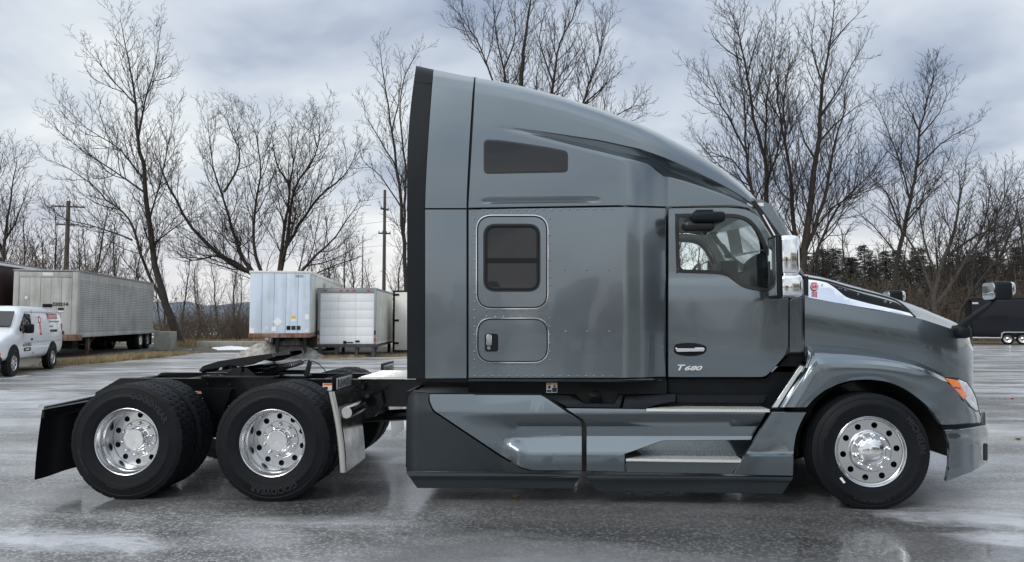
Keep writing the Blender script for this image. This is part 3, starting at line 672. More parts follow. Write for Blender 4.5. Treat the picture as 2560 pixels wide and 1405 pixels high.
def placard(x0, y0, x1, y1, Y, bands, parent=truck):
    o = sheet('warning_label', [(x0, y0), (x1, y0), (x1, y1), (x0, y1)], Y, .002, .0003, 'white_decal', parent)
    for a, b, c, d, mm in bands:
        sheet('label_print', [(lerp(x0, x1, a), lerp(y0, y1, b)), (lerp(x0, x1, c), lerp(y0, y1, b)), (lerp(x0, x1, c), lerp(y0, y1, d)), (lerp(x0, x1, a), lerp(y0, y1, d))], Y-.002, .001, .0001, mm, o)
placard(1366, 957, 1393, 981.5, YD-.016, [(.04, .04, .48, .2, 'orange_decal'), (.53, .04, .96, .2, 'yellow_decal'), (.16, .3, .38, .6, 'black_decal'), (.66, .25, .84, .45, 'black_decal'), (.53, .5, .96, .95, 'black_decal'), (.04, .72, .48, .95, 'black_decal')])
# ---- mirrors
def rbox(name, x0, x1, y0, y1, z0, z1, b, mt, parent=truck): return obj(name, box(x0, x1, y0, y1, z0, z1, b), mt, parent, smooth=40)
a, b = P(1944, 745, -1.36), P(1997, 589, -1.36); zm = P(1990, 690, -1.36).z
for s in (1, -1):
    def mb(n, x0, x1, y0, y1, z0, z1, bb, mt):
        return rbox(n, x0, x1, min(y0*s, y1*s), max(y0*s, y1*s), z0, z1, bb, mt)
    mb('mirror_shell', a.x+.004, b.x-.012, -1.44, -1.20, zm+.002, b.z, .045, 'chrome')
    mb('mirror_shell', a.x+.002, b.x+.004, -1.445, -1.195, a.z, zm+.012, .04, 'chrome')
    mb('mirror_housing', a.x-.028, a.x+.02, -1.448, -1.19, a.z-.006, b.z+.004, .018, 'plastic')
    mb('mirror_pane', a.x-.030, a.x-.02, -1.425, -1.21, a.z+.02, b.z-.02, .003, 'mirror_glass')
    mb('mirror_arm', a.x+.05, a.x+.12, -1.22, -1.0, a.z+.03, a.z+.08, .015, 'plastic'); mb('mirror_arm', a.x+.05, a.x+.12, -1.22, -1.0, b.z-.1, b.z-.05, .015, 'plastic')
a, b = P(1727, 557, -1.17), P(1809, 531, -1.17)
rbox('look_down_mirror', a.x, b.x, -1.26, -1.08, a.z, b.z, .03, 'plastic')
a2, b2 = P(1706, 579, -1.15), P(1785, 552, -1.15); rbox('look_down_shell', a2.x, b2.x, -1.22, -1.08, a2.z, b2.z, .04, 'trim_black')
a3, b3 = P(1737, 534, -1.1), P(1780, 526, -1.1); rbox('mirror_bracket', a3.x, b3.x, -1.16, -1.04, a3.z, b3.z, .008, 'plastic')
for s in (1, -1):
    Yb_ = -.86; q = P(2405, 828, Yb_); hd = P(2490, 728, -.98)
    rbox('mirror_base', q.x-.068, q.x+.068, min((Yb_-.06)*s, (Yb_+.12)*s), max((Yb_-.06)*s, (Yb_+.12)*s), q.z-.065, q.z+.055, .045, 'plastic')
    pts = [P(2400, 822, Yb_), P(2416, 806, -.90), P(2445, 783, -.95), P(2470, 765, -.98), P(2486, 748, -.98)]
    obj('mirror_stalk', tube([(p.x, p.y*s, p.z) for p in spl([tuple(p) for p in pts], 4) for p in [Vector(p)]], [.045, .04, .036, .032, .030, .03, .028, .028, .026, .026, .024, .024, .022, .022, .02, .02, .02], 8), 'plastic', truck)
    e0, e1 = P(2470, 752, -.98), P(2527, 704, -.98)
    mm_ = rbox('hood_mirror_housing', e0.x+.01, e1.x-.03, min(-1.07*s, -.88*s), max(-1.07*s, -.88*s), e0.z, e1.z, .03, 'plastic')
    rbox('hood_mirror_shell', e1.x-.085, e1.x, min(-1.06*s, -.89*s), max(-1.06*s, -.89*s), e0.z+.045, e1.z-.004, .03, 'chrome')
    pv = [(e0.x+.006, y*s, z) for y, z in rrect(-1.06, e0.z+.012, -.89, e1.z-.012, .03)]
    n = len(pv); obj('hood_mirror_pane', (pv+[(x+.01, y, z) for x, y, z in pv], [tuple(range(n))]+[(i, (i+1) % n, n+(i+1) % n, n+i) for i in range(n)]), 'mirror_glass', truck)

# ---- wheels -------------------------------------------------------
def tyre_vf(Ro, drive, n=196):
    prof = [(.290, -.108), (.306, -.126), (.318, -.128), (.322, -.132), (.36, -.142), (.385, -.144), (.39, -.1465), (.41, -.1465), (.414, -.144), (.44, -.140), (Ro-.045, -.132), (Ro-.04, -.134), (Ro-.03, -.131), (Ro-.012, -.122)]
    ribs = [(-.118, -.076), (-.066, -.026), (-.018, .018), (.026, .066), (.076, .118)] if drive else [(-.116, -.070), (-.058, -.022), (-.010, .010), (.022, .058), (.070, .116)]
    tread = []
    for a, b in ribs: tread += [(Ro-.010, a-.002, 0), (Ro, a, 1), (Ro, b, 1), (Ro-.010, b+.002, 0)]
    full = [(r, y, 0) for r, y in prof]+tread[1:-1]+[(r, -y, 0) for r, y in reversed(prof)]
    V, Fc = [], []; rib = -1
    for j, (r, y, tr_) in enumerate(full):
        for k in range(n):
            q = 2*math.pi*k/n; rr = r
            if tr_:
                idx = sum(1 for a, b in ribs if a <= y+1e-6)-1
                edge = idx in (0, 4)
                if drive and (k+3*idx) % 7 == 0: rr -= .007
                elif edge and k % 2 == 0 and not drive: rr -= .0025
            elif r == Ro-.012 and k % (7 if drive else 4) == 0: rr -= .0045
            V.append((rr*math.cos(q), y, rr*math.sin(q)))
    L = len(full)
    for j in range(L-1):
        for k in range(n):
            k2 = (k+1) % n; Fc.append((j*n+k, (j+1)*n+k, (j+1)*n+k2, j*n+k2))
    return V, Fc
def arc_text(s, R0, h, ang0, y, flip=False):
    """lettering bent round the sidewall, ang0 the angle (from +x, towards up) of its middle"""
    v_, f_ = text_vf(s, h, bold=.02); wd = max(q.x for q in v_); o = []
    for q in v_:
        t = (q.x-wd/2)/R0
        a, r = (ang0-t, R0+q.y) if not flip else (ang0+t, R0+h-q.y)
        o.append((r*math.cos(a), y, r*math.sin(a)))
    return o, f_
def disc_vf(r_out, r_in, y, th, nh, r_h, rad_h, ph=0):
    bm = fill2d(circ(0, 0, r_out, 60), [circ(0, 0, r_in, 40)]+[circ(r_h*math.cos(2*math.pi*k/nh+ph), r_h*math.sin(2*math.pi*k/nh+ph), rad_h, 14) for k in range(nh)])
    bm.verts.index_update(); vs = [(q.co.x, y, q.co.y) for q in bm.verts]; fs = [tuple(x.index for x in f_.verts) for f_ in bm.faces]
    be = [(e_.verts[0].index, e_.verts[1].index) for e_ in bm.edges if e_.is_boundary]; n = len(vs); bm.free()
    return vs+[(a, y+th, c) for a, _, c in vs], fs+[tuple(i+n for i in f_) for f_ in fs]+[(i, j, j+n, i+n) for i, j in be]
ME = {}
def shared(k, vf, mt, smooth=30):
    me = mesh(*vf); me.materials.append(m(mt)); me.polygons.foreach_set('use_smooth', [True]*len(me.polygons)); me.set_sharp_from_angle(angle=R(smooth)); ME[k] = me
shared('tyre_d', tyre_vf(.520, True), 'rubber'); shared('tyre_s', tyre_vf(.495, False), 'rubber')
shared('rim_d', join([lathe([(.296, -.108), (.303, -.116), (.303, -.121), (.298, -.124), (.292, -.121), (.288, -.108), (.280, -.098), (.272, -.08), (.268, -.05), (.258, -.035), (.254, .0), (.254, .075), (.262, .088), (.262, .1)], 72), disc_vf(.262, .168, .083, .014, 10, .214, .0265, .3), lathe([(.170, .083), (.165, .073), (.158, .072), (.05, .072)], 60)]), 'alloy', 25)
shared('rim_s', join([lathe([(.296, -.100), (.303, -.112), (.304, -.119), (.299, -.122), (.290, -.118), (.284, -.104), (.276, -.099), (.270, -.099)], 72), disc_vf(.274, .176, -.099, .014, 10, .226, .0265, .12), lathe([(.182, -.099), (.174, -.106), (.168, -.120), (.160, -.124), (.05, -.124)], 60)]), 'alloy', 25)
shared('hub_d', lathe([(.112, .075), (.112, .060), (.104, .055), (.1, .02), (.098, -.005), (.095, -.012), (.088, -.0135), (.086, -.010), (.0, -.008)], 48), 'chrome')
shared('hub_s', lathe([(.122, -.12), (.120, -.138), (.114, -.146), (.104, -.154), (.085, -.164), (.05, -.173), (.02, -.176), (.0, -.1765)], 48), 'chrome', 60)
shared('nut', join([lathe([(.0195, .004), (.0195, -.004), (.0165, -.006)], 12), lathe([(.0165, -.004), (.0165, -.024), (.0135, -.036), (.006, -.044), (.0, -.045)], 6)]), 'chrome', 50)
shared('drum', lathe([(.255, .10), (.21, .11), (.21, .13), (.0, .13)], 32), 'black_hole')
shared('hubcore', lathe([(.24, -.08), (.24, .0), (.1, .0), (.1, .1), (0, .1)], 32), 'black_hole')
lets = {'d': [('GOODYEAR', .395, .052, 55, False), ('FUEL MAX LHD', .42, .024, 205, False), ('LONG HAUL', .40, .026, 262, False)],
        's': [('MICHELIN', .395, .050, 22, False), ('X LINE ENERGY Z', .40, .026, 268, True), ('295/75R22.5', .395, .026, 150, False)]}
for k, y in (('d', -.1485), ('s', -.1485)):
    for i, (s, r0, h, a, fl) in enumerate(lets[k]): shared('let_%s%d' % (k, i), arc_text(s, r0, h, R(a), y, fl), 'rubber_mark')
def wheel(loc, kind, flip, spin, full=True):
    o = bpy.data.objects.new('wheel', ME['rim_'+kind]); col.objects.link(o); o.parent = truck
    o.location = loc; o.rotation_euler = (0, R(spin), R(180) if flip else 0)
    def ch(n, k):
        c = bpy.data.objects.new(n, ME[k]); col.objects.link(c); c.parent = o; return c
    ch('tyre', 'tyre_'+kind)
    if not full: return o
    ch('hub_cap', 'hub_'+kind); [ch('sidewall_lettering', 'let_%s%d' % (kind, i)) for i in range(3)]; ch('brake_drum', 'drum' if kind == 'd' else 'hubcore')
    for k in range(10):
        n_ = ch('lug_nut', 'nut'); a = 2*math.pi*k/10+.2; rr = .143; n_.location = (rr*math.cos(a), .072 if kind == 'd' else -.124, rr*math.sin(a))
    return o
w1, w2, w3 = P(316, 1105, -1.24), P(680, 1105.5, -1.24), P(2178, 1135.5, -1.215)
for q, sp in ((w1, 0), (w2, 140)):
    z = .516
    wheel((q.x, -1.12, z), 'd', False, sp); wheel((q.x, -.775, z), 'd', True, sp, False)
    wheel((q.x, 1.12, z), 'd', True, sp); wheel((q.x, .775, z), 'd', False, sp, False)
    obj('axle', join([lathe([(.075, -.75), (.075, .75)], 16, 'y', True), lathe([(.05, -.18), (.2, -.12), (.24, 0), (.2, .12), (.05, .18)], 20, 'y')]), 'frame_black', truck, True).location = (q.x, 0, z)
wheel((w3.x, -1.09, .489), 's', False, 0); wheel((w3.x, 1.09, .489), 's', True, 0)
obj('axle', box(w3.x-.06, w3.x+.06, -1.0, 1.0, .40, .50, .02), 'frame_black', truck)
for s in (-1, 1): obj('leaf_spring', box(w3.x-.8, w3.x+.85, s*.45-.05, s*.45+.05, .5, .56, .01), 'frame_black', truck)
obj('tow_bracket', box(P(2345, 1125, -.5).x, P(2420, 1125, -.5).x, -.5, -.36, .42, .62, .02), 'frame_black', truck)
sheet('balance_label', [(2099, 1196), (2104, 1193), (2114, 1206), (2109, 1209)], -1.242, .004, .0005, 'white_decal', truck)
# ---- frame, deck and fifth wheel
xr0, xr1 = P(238, 970, -.43).x, P(1990, 970, -.43).x; ztf = P(600, 947, -.43).z
for s in (-1, 1):
    y0, y1 = (-.43, -.35) if s < 0 else (.35, .43)
    obj('frame_rail', prism([(xr0, ztf-.15), (xr0+.26, ztf), (xr1, ztf), (xr1, ztf-.27), (xr0+.06, ztf-.27)], y0, y1), 'frame_black', truck)
    obj('rail_bolts', join([xf(lathe([(.014, 0), (.014, -.012), (.0, -.014)], 6), Matrix.Translation((xr0+.5+k*.115, s*.43 if s < 0 else s*.43+.013, ztf-.06-(k % 2)*.14))) for k in range(24)]), 'frame_black', truck)
for px in (350, 480, 560, 820, 960): x = P(px, 970, 0).x; obj('crossmember', box(x-.05, x+.05, -.35, .35, ztf-.25, ztf-.03), 'frame_black', truck)
for q in (w1, w2):
    for s in (-1, 1):
        obj('suspension_hanger', prism([(q.x+.30, ztf-.1), (q.x+.62, ztf-.1), (q.x+.55, ztf-.3), (q.x+.50, ztf-.55), (q.x+.38, ztf-.55), (q.x+.36, ztf-.3)], s*.46-.03, s*.46+.03), 'frame_black', truck)
        obj('suspension_arm', tube([(q.x+.45, s*.5, ztf-.5), (q.x+.1, s*.52, .52), (q.x-.42, s*.5, .5)], [.04, .055, .05], 8), 'frame_black', truck)
        obj('air_spring', xf(lathe([(.1, 0), (.135, .03), (.12, .07), (.135, .11), (.12, .15), (.13, .19), (.09, .22)], 20, 'z'), Matrix.Translation((q.x-.38, s*.5, .53))), 'rubber', truck)
        obj('shock_absorber', tube([(q.x+.18, s*.56, ztf-.12), (q.x-.05, s*.6, .45)], .035, 8), 'frame_black', truck)
for px, y in ((530, -.3), (620, .3)):
    x = P(px, 1080, y).x; obj('air_tank', xf(lathe([(.0, -.36), (.09, -.35), (.12, -.31), (.12, .31), (.09, .35), (.0, .36)], 20, 'x'), Matrix.Translation((x, y, .52))), 'frame_black', truck)
obj('drive_shaft', tube([(w1.x, 0, .55), (w2.x, 0, .56), (w2.x+2.5, 0, .7)], .06, 10), 'frame_black', truck)
dk = [P(895, 948, -.46), P(1045, 950, -.46)]; zd = ztf+.012
dp = obj('deck_plate', box(dk[0].x, dk[1].x+.1, -.46, .46, zd-.008, zd+.006, .002), 'tread_plate', truck)
for k in range(9):
    obj('deck_rib', box(dk[0].x+.02, dk[1].x+.05, -.43+k*.105, -.40+k*.105, zd+.007, zd+.018, .004), 'steel', truck)
obj('coiled_strap', join([tube([(dk[1].x-.03+.02*math.sin(t*.9), .05+.28*t/20, zd+.05+.025*math.cos(t*1.7)) for t in range(21)], .02, 8)]), 'strap', truck)
fx = lambda px, py, Y=-.45: (P(px, py, Y).x, P(px, py, Y).z)
fwp = [fx(*c) for c in ((498, 927), (508, 915), (546, 903), (610, 893), (664, 885.5), (680, 884), (683, 893), (668, 899), (655, 902), (628, 912), (602, 917), (572, 911), (552, 919), (516, 923), (503, 930))]
tp = [fx(498, 927, -.45), fx(508, 915, -.45), fx(546, 903, -.45), fx(680, 884, -.45)]
pl = []
for (xa, za), (xb2, zb) in zip(tp, tp[1:]): pl.append(prism([(xa, za+.002), (xb2, zb+.002), (xb2, zb-.03), (xa, za-.03)], -.40, -.05 if xa < tp[2][0]-.01 else .40)); pl.append(prism([(xa, za+.002), (xb2, zb+.002), (xb2, zb-.03), (xa, za-.03)], .05, .40))
fw5 = obj('fifth_wheel', join(pl), 'frame_black', truck)
for y0 in (-.46, .40): obj('plate_skirt', prism(fwp, y0, y0+.06), 'frame_black', fw5)
a, b = P(520, 938, -.45), P(690, 950, -.45)
obj('slide_base', join([box(a.x-.05, b.x, -.50, -.36, ztf+.002, ztf+.035, .004), box(a.x-.05, b.x, .36, .50, ztf+.002, ztf+.035, .004), box(a.x+.1, a.x+.42, -.36, .36, ztf-.02, ztf+.03, .004)]), 'frame_black', fw5)
pc = P(600, 925, -.45)
obj('pivot_bracket', join([prism([(pc.x-.17, ztf+.03), (pc.x+.17, ztf+.03), (pc.x+.07, pc.z+.02), (pc.x-.07, pc.z+.02)], -.44, -.41), prism([(pc.x-.17, ztf+.03), (pc.x+.17, ztf+.03), (pc.x+.07, pc.z+.02), (pc.x-.07, pc.z+.02)], .41, .44), tube([(pc.x, -.47, pc.z), (pc.x, .47, pc.z)], .03, 10), box(pc.x+.02, pc.x+.25, -.3, .3, pc.z-.02, pc.z+.03, .02)]), 'frame_black', fw5)
ca, cb = P(632, 938, -.1), P(755, 905, -.1)
hel = []
for k in range(260):
    t = k/259; c = ca.lerp(cb, t); rad = .042-.018*t; an = t*2*math.pi*22; hel.append((c.x+.3*rad*math.cos(an), c.y+rad*math.cos(an), c.z+rad*math.sin(an)))
obj('coiled_air_line', tube(hel, .0075, 5), 'coil', truck)
s0 = P(765, 932, -.1); s1 = P(774, 903, -.1)
obj('line_bracket', join([prism([(s0.x-.02, ztf-.02), (s0.x+.03, ztf-.02), (s1.x+.03, s1.z), (s1.x, s1.z+.02)], -.14, -.10), prism([(s0.x-.32, ztf+.004), (s0.x+.06, ztf+.004), (s0.x+.06, ztf+.02), (s0.x-.32, ztf+.02)], -.28, -.08)]), 'frame_black', truck)
cv = [P(752, 905, -.1), P(768, 901, -.1), P(790, 906, -.1), P(812, 925, -.1), P(828, 948, -.1)]
obj('air_cable', tube(spl([tuple(q) for q in cv], 5), .005, 5), 'rubber', truck)
for a, b, c, d, bands in ((476, 978, 512, 996, [(0, .1, .4, .9, 'black_decal'), (.46, 0, 1, .2, 'orange_decal'), (.5, .3, .95, .92, 'satin_black')]), (516, 978, 541, 992, [(.14, .2, .42, .8, 'black_decal'), (.5, .08, .98, .32, 'yellow_decal'), (.52, .42, .96, .9, 'satin_black')]), (807, 958, 832, 984, [(.05, .02, .95, .2, 'orange_decal'), (.1, .35, .5, .6, 'black_decal'), (.1, .7, .9, .95, 'black_decal')])):
    placard(a, b, c, d, -.435, bands)
# ---- mud flaps
q = P(104, 1018, -1.25); xf0 = q.x; zb_ = q.z
ft = []
bar = obj('flap_bar', tube([(xf0, -1.26, zb_), (xf0, -.42, zb_+.005)], .031, 12), 'alloy', truck); b2 = mirror(bar)
for k in range(9):
    y = lerp(-1.24, -.60, k/8); r_ = []
    for t in range(9): s = t/8; r_.append(Vector((xf0-.05*math.sin(s*1.5)+.012*math.sin(k*.9), y, lerp(zb_-.015, .165, s))))
    ft.append(r_)
V, Fc = grid(ft); n = len(V); fl = obj('mud_flap', (V+[q+Vector((.008, 0, 0)) for q in V], Fc+[tuple(i+n for i in reversed(f_)) for f_ in Fc]), 'rubber_flap', truck, smooth=60); mirror(fl)
hg = obj('flap_hanger', join([box(xf0-.006, xf0+.02, -1.24, -.6, zb_-.10, zb_-.01, .004)]+[xf(lathe([(.014, 0), (.014, .01), (0, .012)], 6, 'x'), Matrix.Translation((xf0+.02, y, zb_-.05))) for y in (-1.1, -.9, -.7)]), 'frame_black', truck); mirror(hg)
def qflap(s):
    rows = []; X0, X1 = P(833, 985, -1.22).x, P(862, 1180, -1.22).x; z0, z1 = P(833, 978, -1.22).z, P(862, 1180, -1.22).z
    for k in range(13):
        t = k/12; x = lerp(X0, X1, t)+.02*math.sin(t*math.pi); z = lerp(z0, z1, t)
        prof = [(-.055, .03), (-.05, .0), (-.02, -.015), (.01, -.012), (.022, .005), (.016, .03), (.015, .6), (.015, .66)]
        rows.append([Vector((x+a, s*(1.235-b_), z)) for a, b_ in prof])
    V, Fc = grid(rows)
    o = obj('stainless_flap', (V, Fc), 'steel', truck, smooth=60)
    xc = lerp(X0, X1, .45)+.035; obj('flap_mount', xf(lathe([(.0, -.01), (.05, -.01), (.055, .0), (.055, .5), (0, .5)], 16, 'y'), Matrix.Translation((xc+.03, -1.19 if s < 0 else .7, lerp(z0, z1, .27)))), 'steel', o)
    zt_ = P(833, 976, -1.2).z; zp = P(833, 947, -1.2).z; xp = X0-.012
    y0, y1 = (-1.225, -.60) if s < 0 else (.60, 1.225)
    pz = obj('name_plate', box(xp, xp+.01, y0, y1, zt_-.03, zp+.025, .003), 'plastic', o)
    obj('plate_panel', box(xp+.01, xp+.013, y0+.10, y1-.05, zt_, zp-.002, .0005), 'white_decal', o)
    text_at('plate_lettering', 'KENWORTH', (xp+.0145, y0+.175, zt_+.014), (0, 1, 0), (0, 0, 1), (zp-zt_)*.66, (y1-y0)-.25, 'black_decal', o, bold=.025)
    obj('plate_emblem', box(xp+.0132, xp+.0142, y0+.132, y0+.165, zt_+.012, zp-.012, .0002), 'black_decal', o)
qflap(-1); qflap(1)
bk = P(950, 1000, -.45)
obj('frame_bracket', join([prism([fx(898, 975), fx(955, 975), fx(962, 1010), fx(940, 1040), fx(905, 1050), fx(900, 1000)], -.50, -.44), xf(lathe([(.03, 0), (.03, -.03), (0, -.035)], 8), Matrix.Translation(P(905, 968, -.5))), tube([P(905, 1000, -.55), P(918, 990, -.9)], .02, 8)]), 'frame_black', truck)
# ================================================================== THE GROUND
def asphalt():
    m_ = bpy.data.materials.new('wet_asphalt'); m_.use_nodes = True; t = m_.node_tree; b = t.nodes['Principled BSDF']; MATS['asphalt'] = m_
    L = t.links.new
    def nd(k, **kw):
        n = t.nodes.new(k)
        for a, v_ in kw.items(): setattr(n, a, v_)
        return n
    c = nd('ShaderNodeTexCoord')
    def noi(scale, det=4, rough=.55, sc3=(1, 1, 1), rot=0, dist=0, loc=(0, 0, 0)):
        mp = nd('ShaderNodeMapping'); mp.inputs['Scale'].default_value = sc3; mp.inputs['Rotation'].default_value = (0, 0, rot); mp.inputs['Location'].default_value = loc
        n = nd('ShaderNodeTexNoise'); n.inputs['Scale'].default_value = scale; n.inputs['Detail'].default_value = det; n.inputs['Roughness'].default_value = rough; n.inputs['Distortion'].default_value = dist
        L(c.outputs['Object'], mp.inputs[0]); L(mp.outputs[0], n.inputs['Vector']); return n.outputs['Fac']
    def mr(x, a, b_, lo=0.0, hi=1.0):
        n = nd('ShaderNodeMapRange'); n.inputs[1].default_value = a; n.inputs[2].default_value = b_; n.inputs[3].default_value = lo; n.inputs[4].default_value = hi; L(x, n.inputs[0]); return n.outputs[0]
    def mt(op, x, y=None):
        n = nd('ShaderNodeMath', operation=op)
        for i, q in enumerate((x, y)):
            if q is None: continue
            if isinstance(q, (int, float)): n.inputs[i].default_value = q
            else: L(q, n.inputs[i])
        return n.outputs[0]
    def mix(f_, a, b_):
        n = nd('ShaderNodeMixRGB')
        if isinstance(f_, float): n.inputs[0].default_value = f_
        else: L(f_, n.inputs[0])
        for i, q in ((1, a), (2, b_)):
            if isinstance(q, tuple): n.inputs[i].default_value = (*q, 1)
            else: L(q, n.inputs[i])
        return n.outputs[0]
    vor = nd('ShaderNodeTexVoronoi'); vor.inputs['Scale'].default_value = 52; L(c.outputs['Object'], vor.inputs['Vector'])
    cs = nd('ShaderNodeSeparateColor'); L(vor.outputs['Color'], cs.inputs[0])
    stone = mr(cs.outputs[0], .50, .95); fine = noi(110, 2, .6)
    agg = mix(mt('MULTIPLY', stone, mr(fine, .35, .7)), (.055, .056, .056), (.66, .65, .62))
    tone = mr(noi(.35, 5, .6, (1, 2.2, 1), .25, .6), .32, .68)
    agg = mix(mt('MULTIPLY', tone, .5), agg, (.48, .48, .47))
    # salt and thin ice left in drifts by traffic
    drift = noi(.42, 7, .62, (.45, 1.7, 1), .22, 1.1, (3, 5, 0)); ice = mr(drift, .44, .62)
    sx_ = nd('ShaderNodeSeparateXYZ'); L(c.outputs['Object'], sx_.inputs[0])
    far = mr(sx_.outputs[1], .5, 9.0); icef = mt('MULTIPLY', ice, mt('ADD', mt('MULTIPLY', far, .40), .48))
    colr = mix(icef, agg, (.60, .61, .63))
    # wet film round the truck and in patches, with shade painted beneath the truck
    wn = noi(.55, 6, .6, (.5, 1.5, 1), .3, .9, (9, 2, 0)); damp_shade = None
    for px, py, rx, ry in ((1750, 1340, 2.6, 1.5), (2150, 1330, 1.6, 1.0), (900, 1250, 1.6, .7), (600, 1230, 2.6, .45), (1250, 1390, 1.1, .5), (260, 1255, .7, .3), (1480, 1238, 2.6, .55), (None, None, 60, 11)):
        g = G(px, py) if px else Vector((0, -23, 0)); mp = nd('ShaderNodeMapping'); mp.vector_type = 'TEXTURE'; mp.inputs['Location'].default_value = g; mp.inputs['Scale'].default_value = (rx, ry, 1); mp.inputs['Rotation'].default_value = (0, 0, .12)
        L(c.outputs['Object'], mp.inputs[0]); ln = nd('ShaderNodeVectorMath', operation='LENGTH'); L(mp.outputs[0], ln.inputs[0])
        pv = mr(ln.outputs['Value'], 1.35, 0.45); damp_shade = pv if damp_shade is None else mt('MAXIMUM', damp_shade, pv)
    damp_shade = mr(mt('ADD', damp_shade, mt('MULTIPLY', mt('SUBTRACT', noi(1.3, 6, .65, (.7, 1.3, 1), .2, .6), .5), 1.3)), .25, .85)
    wet = mt('MAXIMUM', mt('MULTIPLY', mr(wn, .40, .64), .75), damp_shade)
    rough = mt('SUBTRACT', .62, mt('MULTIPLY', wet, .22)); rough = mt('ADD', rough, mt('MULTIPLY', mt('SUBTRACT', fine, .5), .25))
    colr = mix(mt('MULTIPLY', damp_shade, .56), colr, mix(.82, colr, (.012, .012, .012)))
    L(mt('ADD', mt('MULTIPLY', wet, .55), .35), b.inputs['Coat Weight']); b.inputs['Coat IOR'].default_value = 1.36
    L(mt('MULTIPLY', mr(wn, .38, .62, .34, .10), mr(damp_shade, 0.0, 1.0, 1.0, .45)), b.inputs['Coat Roughness'])
    # patches of refrozen slush, and odd wet hollows
    pud = None
    for px, py, rx, ry in ((2470, 1300, .9, .30), (2560, 1350, .6, .25), (960, 1060, .9, .5), (980, 1150, .5, .3), (150, 1350, 1.0, .3)):
        g = G(px, py); mp = nd('ShaderNodeMapping'); mp.vector_type = 'TEXTURE'; mp.inputs['Location'].default_value = g; mp.inputs['Scale'].default_value = (rx, ry, 1); mp.inputs['Rotation'].default_value = (0, 0, -.12)
        L(c.outputs['Object'], mp.inputs[0]); ln = nd('ShaderNodeVectorMath', operation='LENGTH'); L(mp.outputs[0], ln.inputs[0])
        pv = mr(ln.outputs['Value'], 1.5, 0.2); pud = pv if pud is None else mt('MAXIMUM', pud, pv)
    slush = mr(mt('ADD', mt('MULTIPLY', pud, .42), mt('MULTIPLY', noi(2.6, 8, .75, (.6, 1.4, 1), .2, .8), 1.0)), .66, .90)
    colr = mix(mt('MULTIPLY', slush, .7), colr, (.66, .67, .71))
    pm = mt('MULTIPLY', mr(noi(.8, 5, .6, (.6, 1.4, 1), .2, .6, (1, 8, 3)), .665, .70), .3)
    colr = mix(mt('MULTIPLY', pm, .85), colr, (.012, .012, .012))
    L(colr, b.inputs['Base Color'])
    rg = nd('ShaderNodeMixRGB'); L(pm, rg.inputs[0]); L(rough, rg.inputs[1]); rg.inputs[2].default_value = (.03, .03, .03, 1); L(rg.outputs[0], b.inputs['Roughness'])
    sb = nd('ShaderNodeBump'); sb.inputs['Distance'].default_value = .012; sb.inputs['Strength'].default_value = .16; L(noi(14, 3, .6), sb.inputs['Height']); L(sb.outputs[0], b.inputs['Coat Normal'])
    bp = nd('ShaderNodeBump'); bp.inputs['Distance'].default_value = .006
    L(mt('ADD', stone, mt('MULTIPLY', fine, .8)), bp.inputs['Height']); L(mt('SUBTRACT', .55, mt('MULTIPLY', pm, .54)), bp.inputs['Strength'])
    L(bp.outputs[0], b.inputs['Normal'])
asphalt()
def earth():
    m_ = mat('earth', (.16, .13, .085), .95, var=.5, vscale=.7, bump=.8, bscale=9); t = m_.node_tree; b = t.nodes['Principled BSDF']
    src = b.inputs['Base Color'].links[0].from_socket; c = t.nodes.new('ShaderNodeTexCoord'); n = t.nodes.new('ShaderNodeTexNoise'); n.inputs['Scale'].default_value = .16; n.inputs['Detail'].default_value = 8; n.inputs['Roughness'].default_value = .66
    t.links.new(c.outputs['Object'], n.inputs['Vector']); r_ = t.nodes.new('ShaderNodeMapRange'); r_.inputs[1].default_value = .56; r_.inputs[2].default_value = .60; t.links.new(n.outputs['Fac'], r_.inputs[0])
    mx = t.nodes.new('ShaderNodeMixRGB'); t.links.new(r_.outputs[0], mx.inputs[0]); t.links.new(src, mx.inputs[1]); mx.inputs[2].default_value = (.74, .76, .79, 1); t.links.new(mx.outputs[0], b.inputs['Base Color'])
earth()
mat('dirt', (.095, .085, .068), .9, var=.45, vscale=1.5, bump=.8, bscale=12)
mat('gravel_snow', (.36, .345, .32), .9, var=.55, vscale=5, bump=1.0, bscale=30)
mat('grass_bank', (.34, .27, .15), .95, var=.35, vscale=1.2, bump=.8, bscale=8)
S_ = 900
g0 = obj('ground', ([(-S_, -S_, -.012), (S_, -S_, -.012), (S_, S_, -.012), (-S_, S_, -.012)], [(0, 1, 2, 3)]), 'earth', smooth=0); g0['kind'] = 'structure'
bnd = [(-1200, 985), (-300, 965), (20, 946), (90, 930), (150, 917), (250, 905), (330, 896), (420, 889), (520, 882), (640, 884), (780, 895), (900, 894), (1020, 891), (1300, 886), (1700, 877), (2100, 868), (2560, 863.5), (3200, 862), (4300, 862)]
bl = [G(a, b) for a, b in spl(bnd, 5)]; rg_ = random.Random(4)
bl = [Vector((q.x+rg_.uniform(-.25, .25), q.y+rg_.uniform(-.35, .35), 0)) for q in bl]
lot = [(-60, -90, 0)]+[tuple(q) for q in bl]+[(150, bl[-1].y, 0), (150, -90, 0)]
bm = fill2d([(a, b) for a, b, _ in lot]); bm.verts.index_update()
lo_ = obj('asphalt_lot', ([(q.co.x, q.co.y, 0) for q in bm.verts], [tuple(x.index for x in f_.verts) for f_ in bm.faces]), 'asphalt', smooth=0); lo_['kind'] = 'structure'; bm.free()
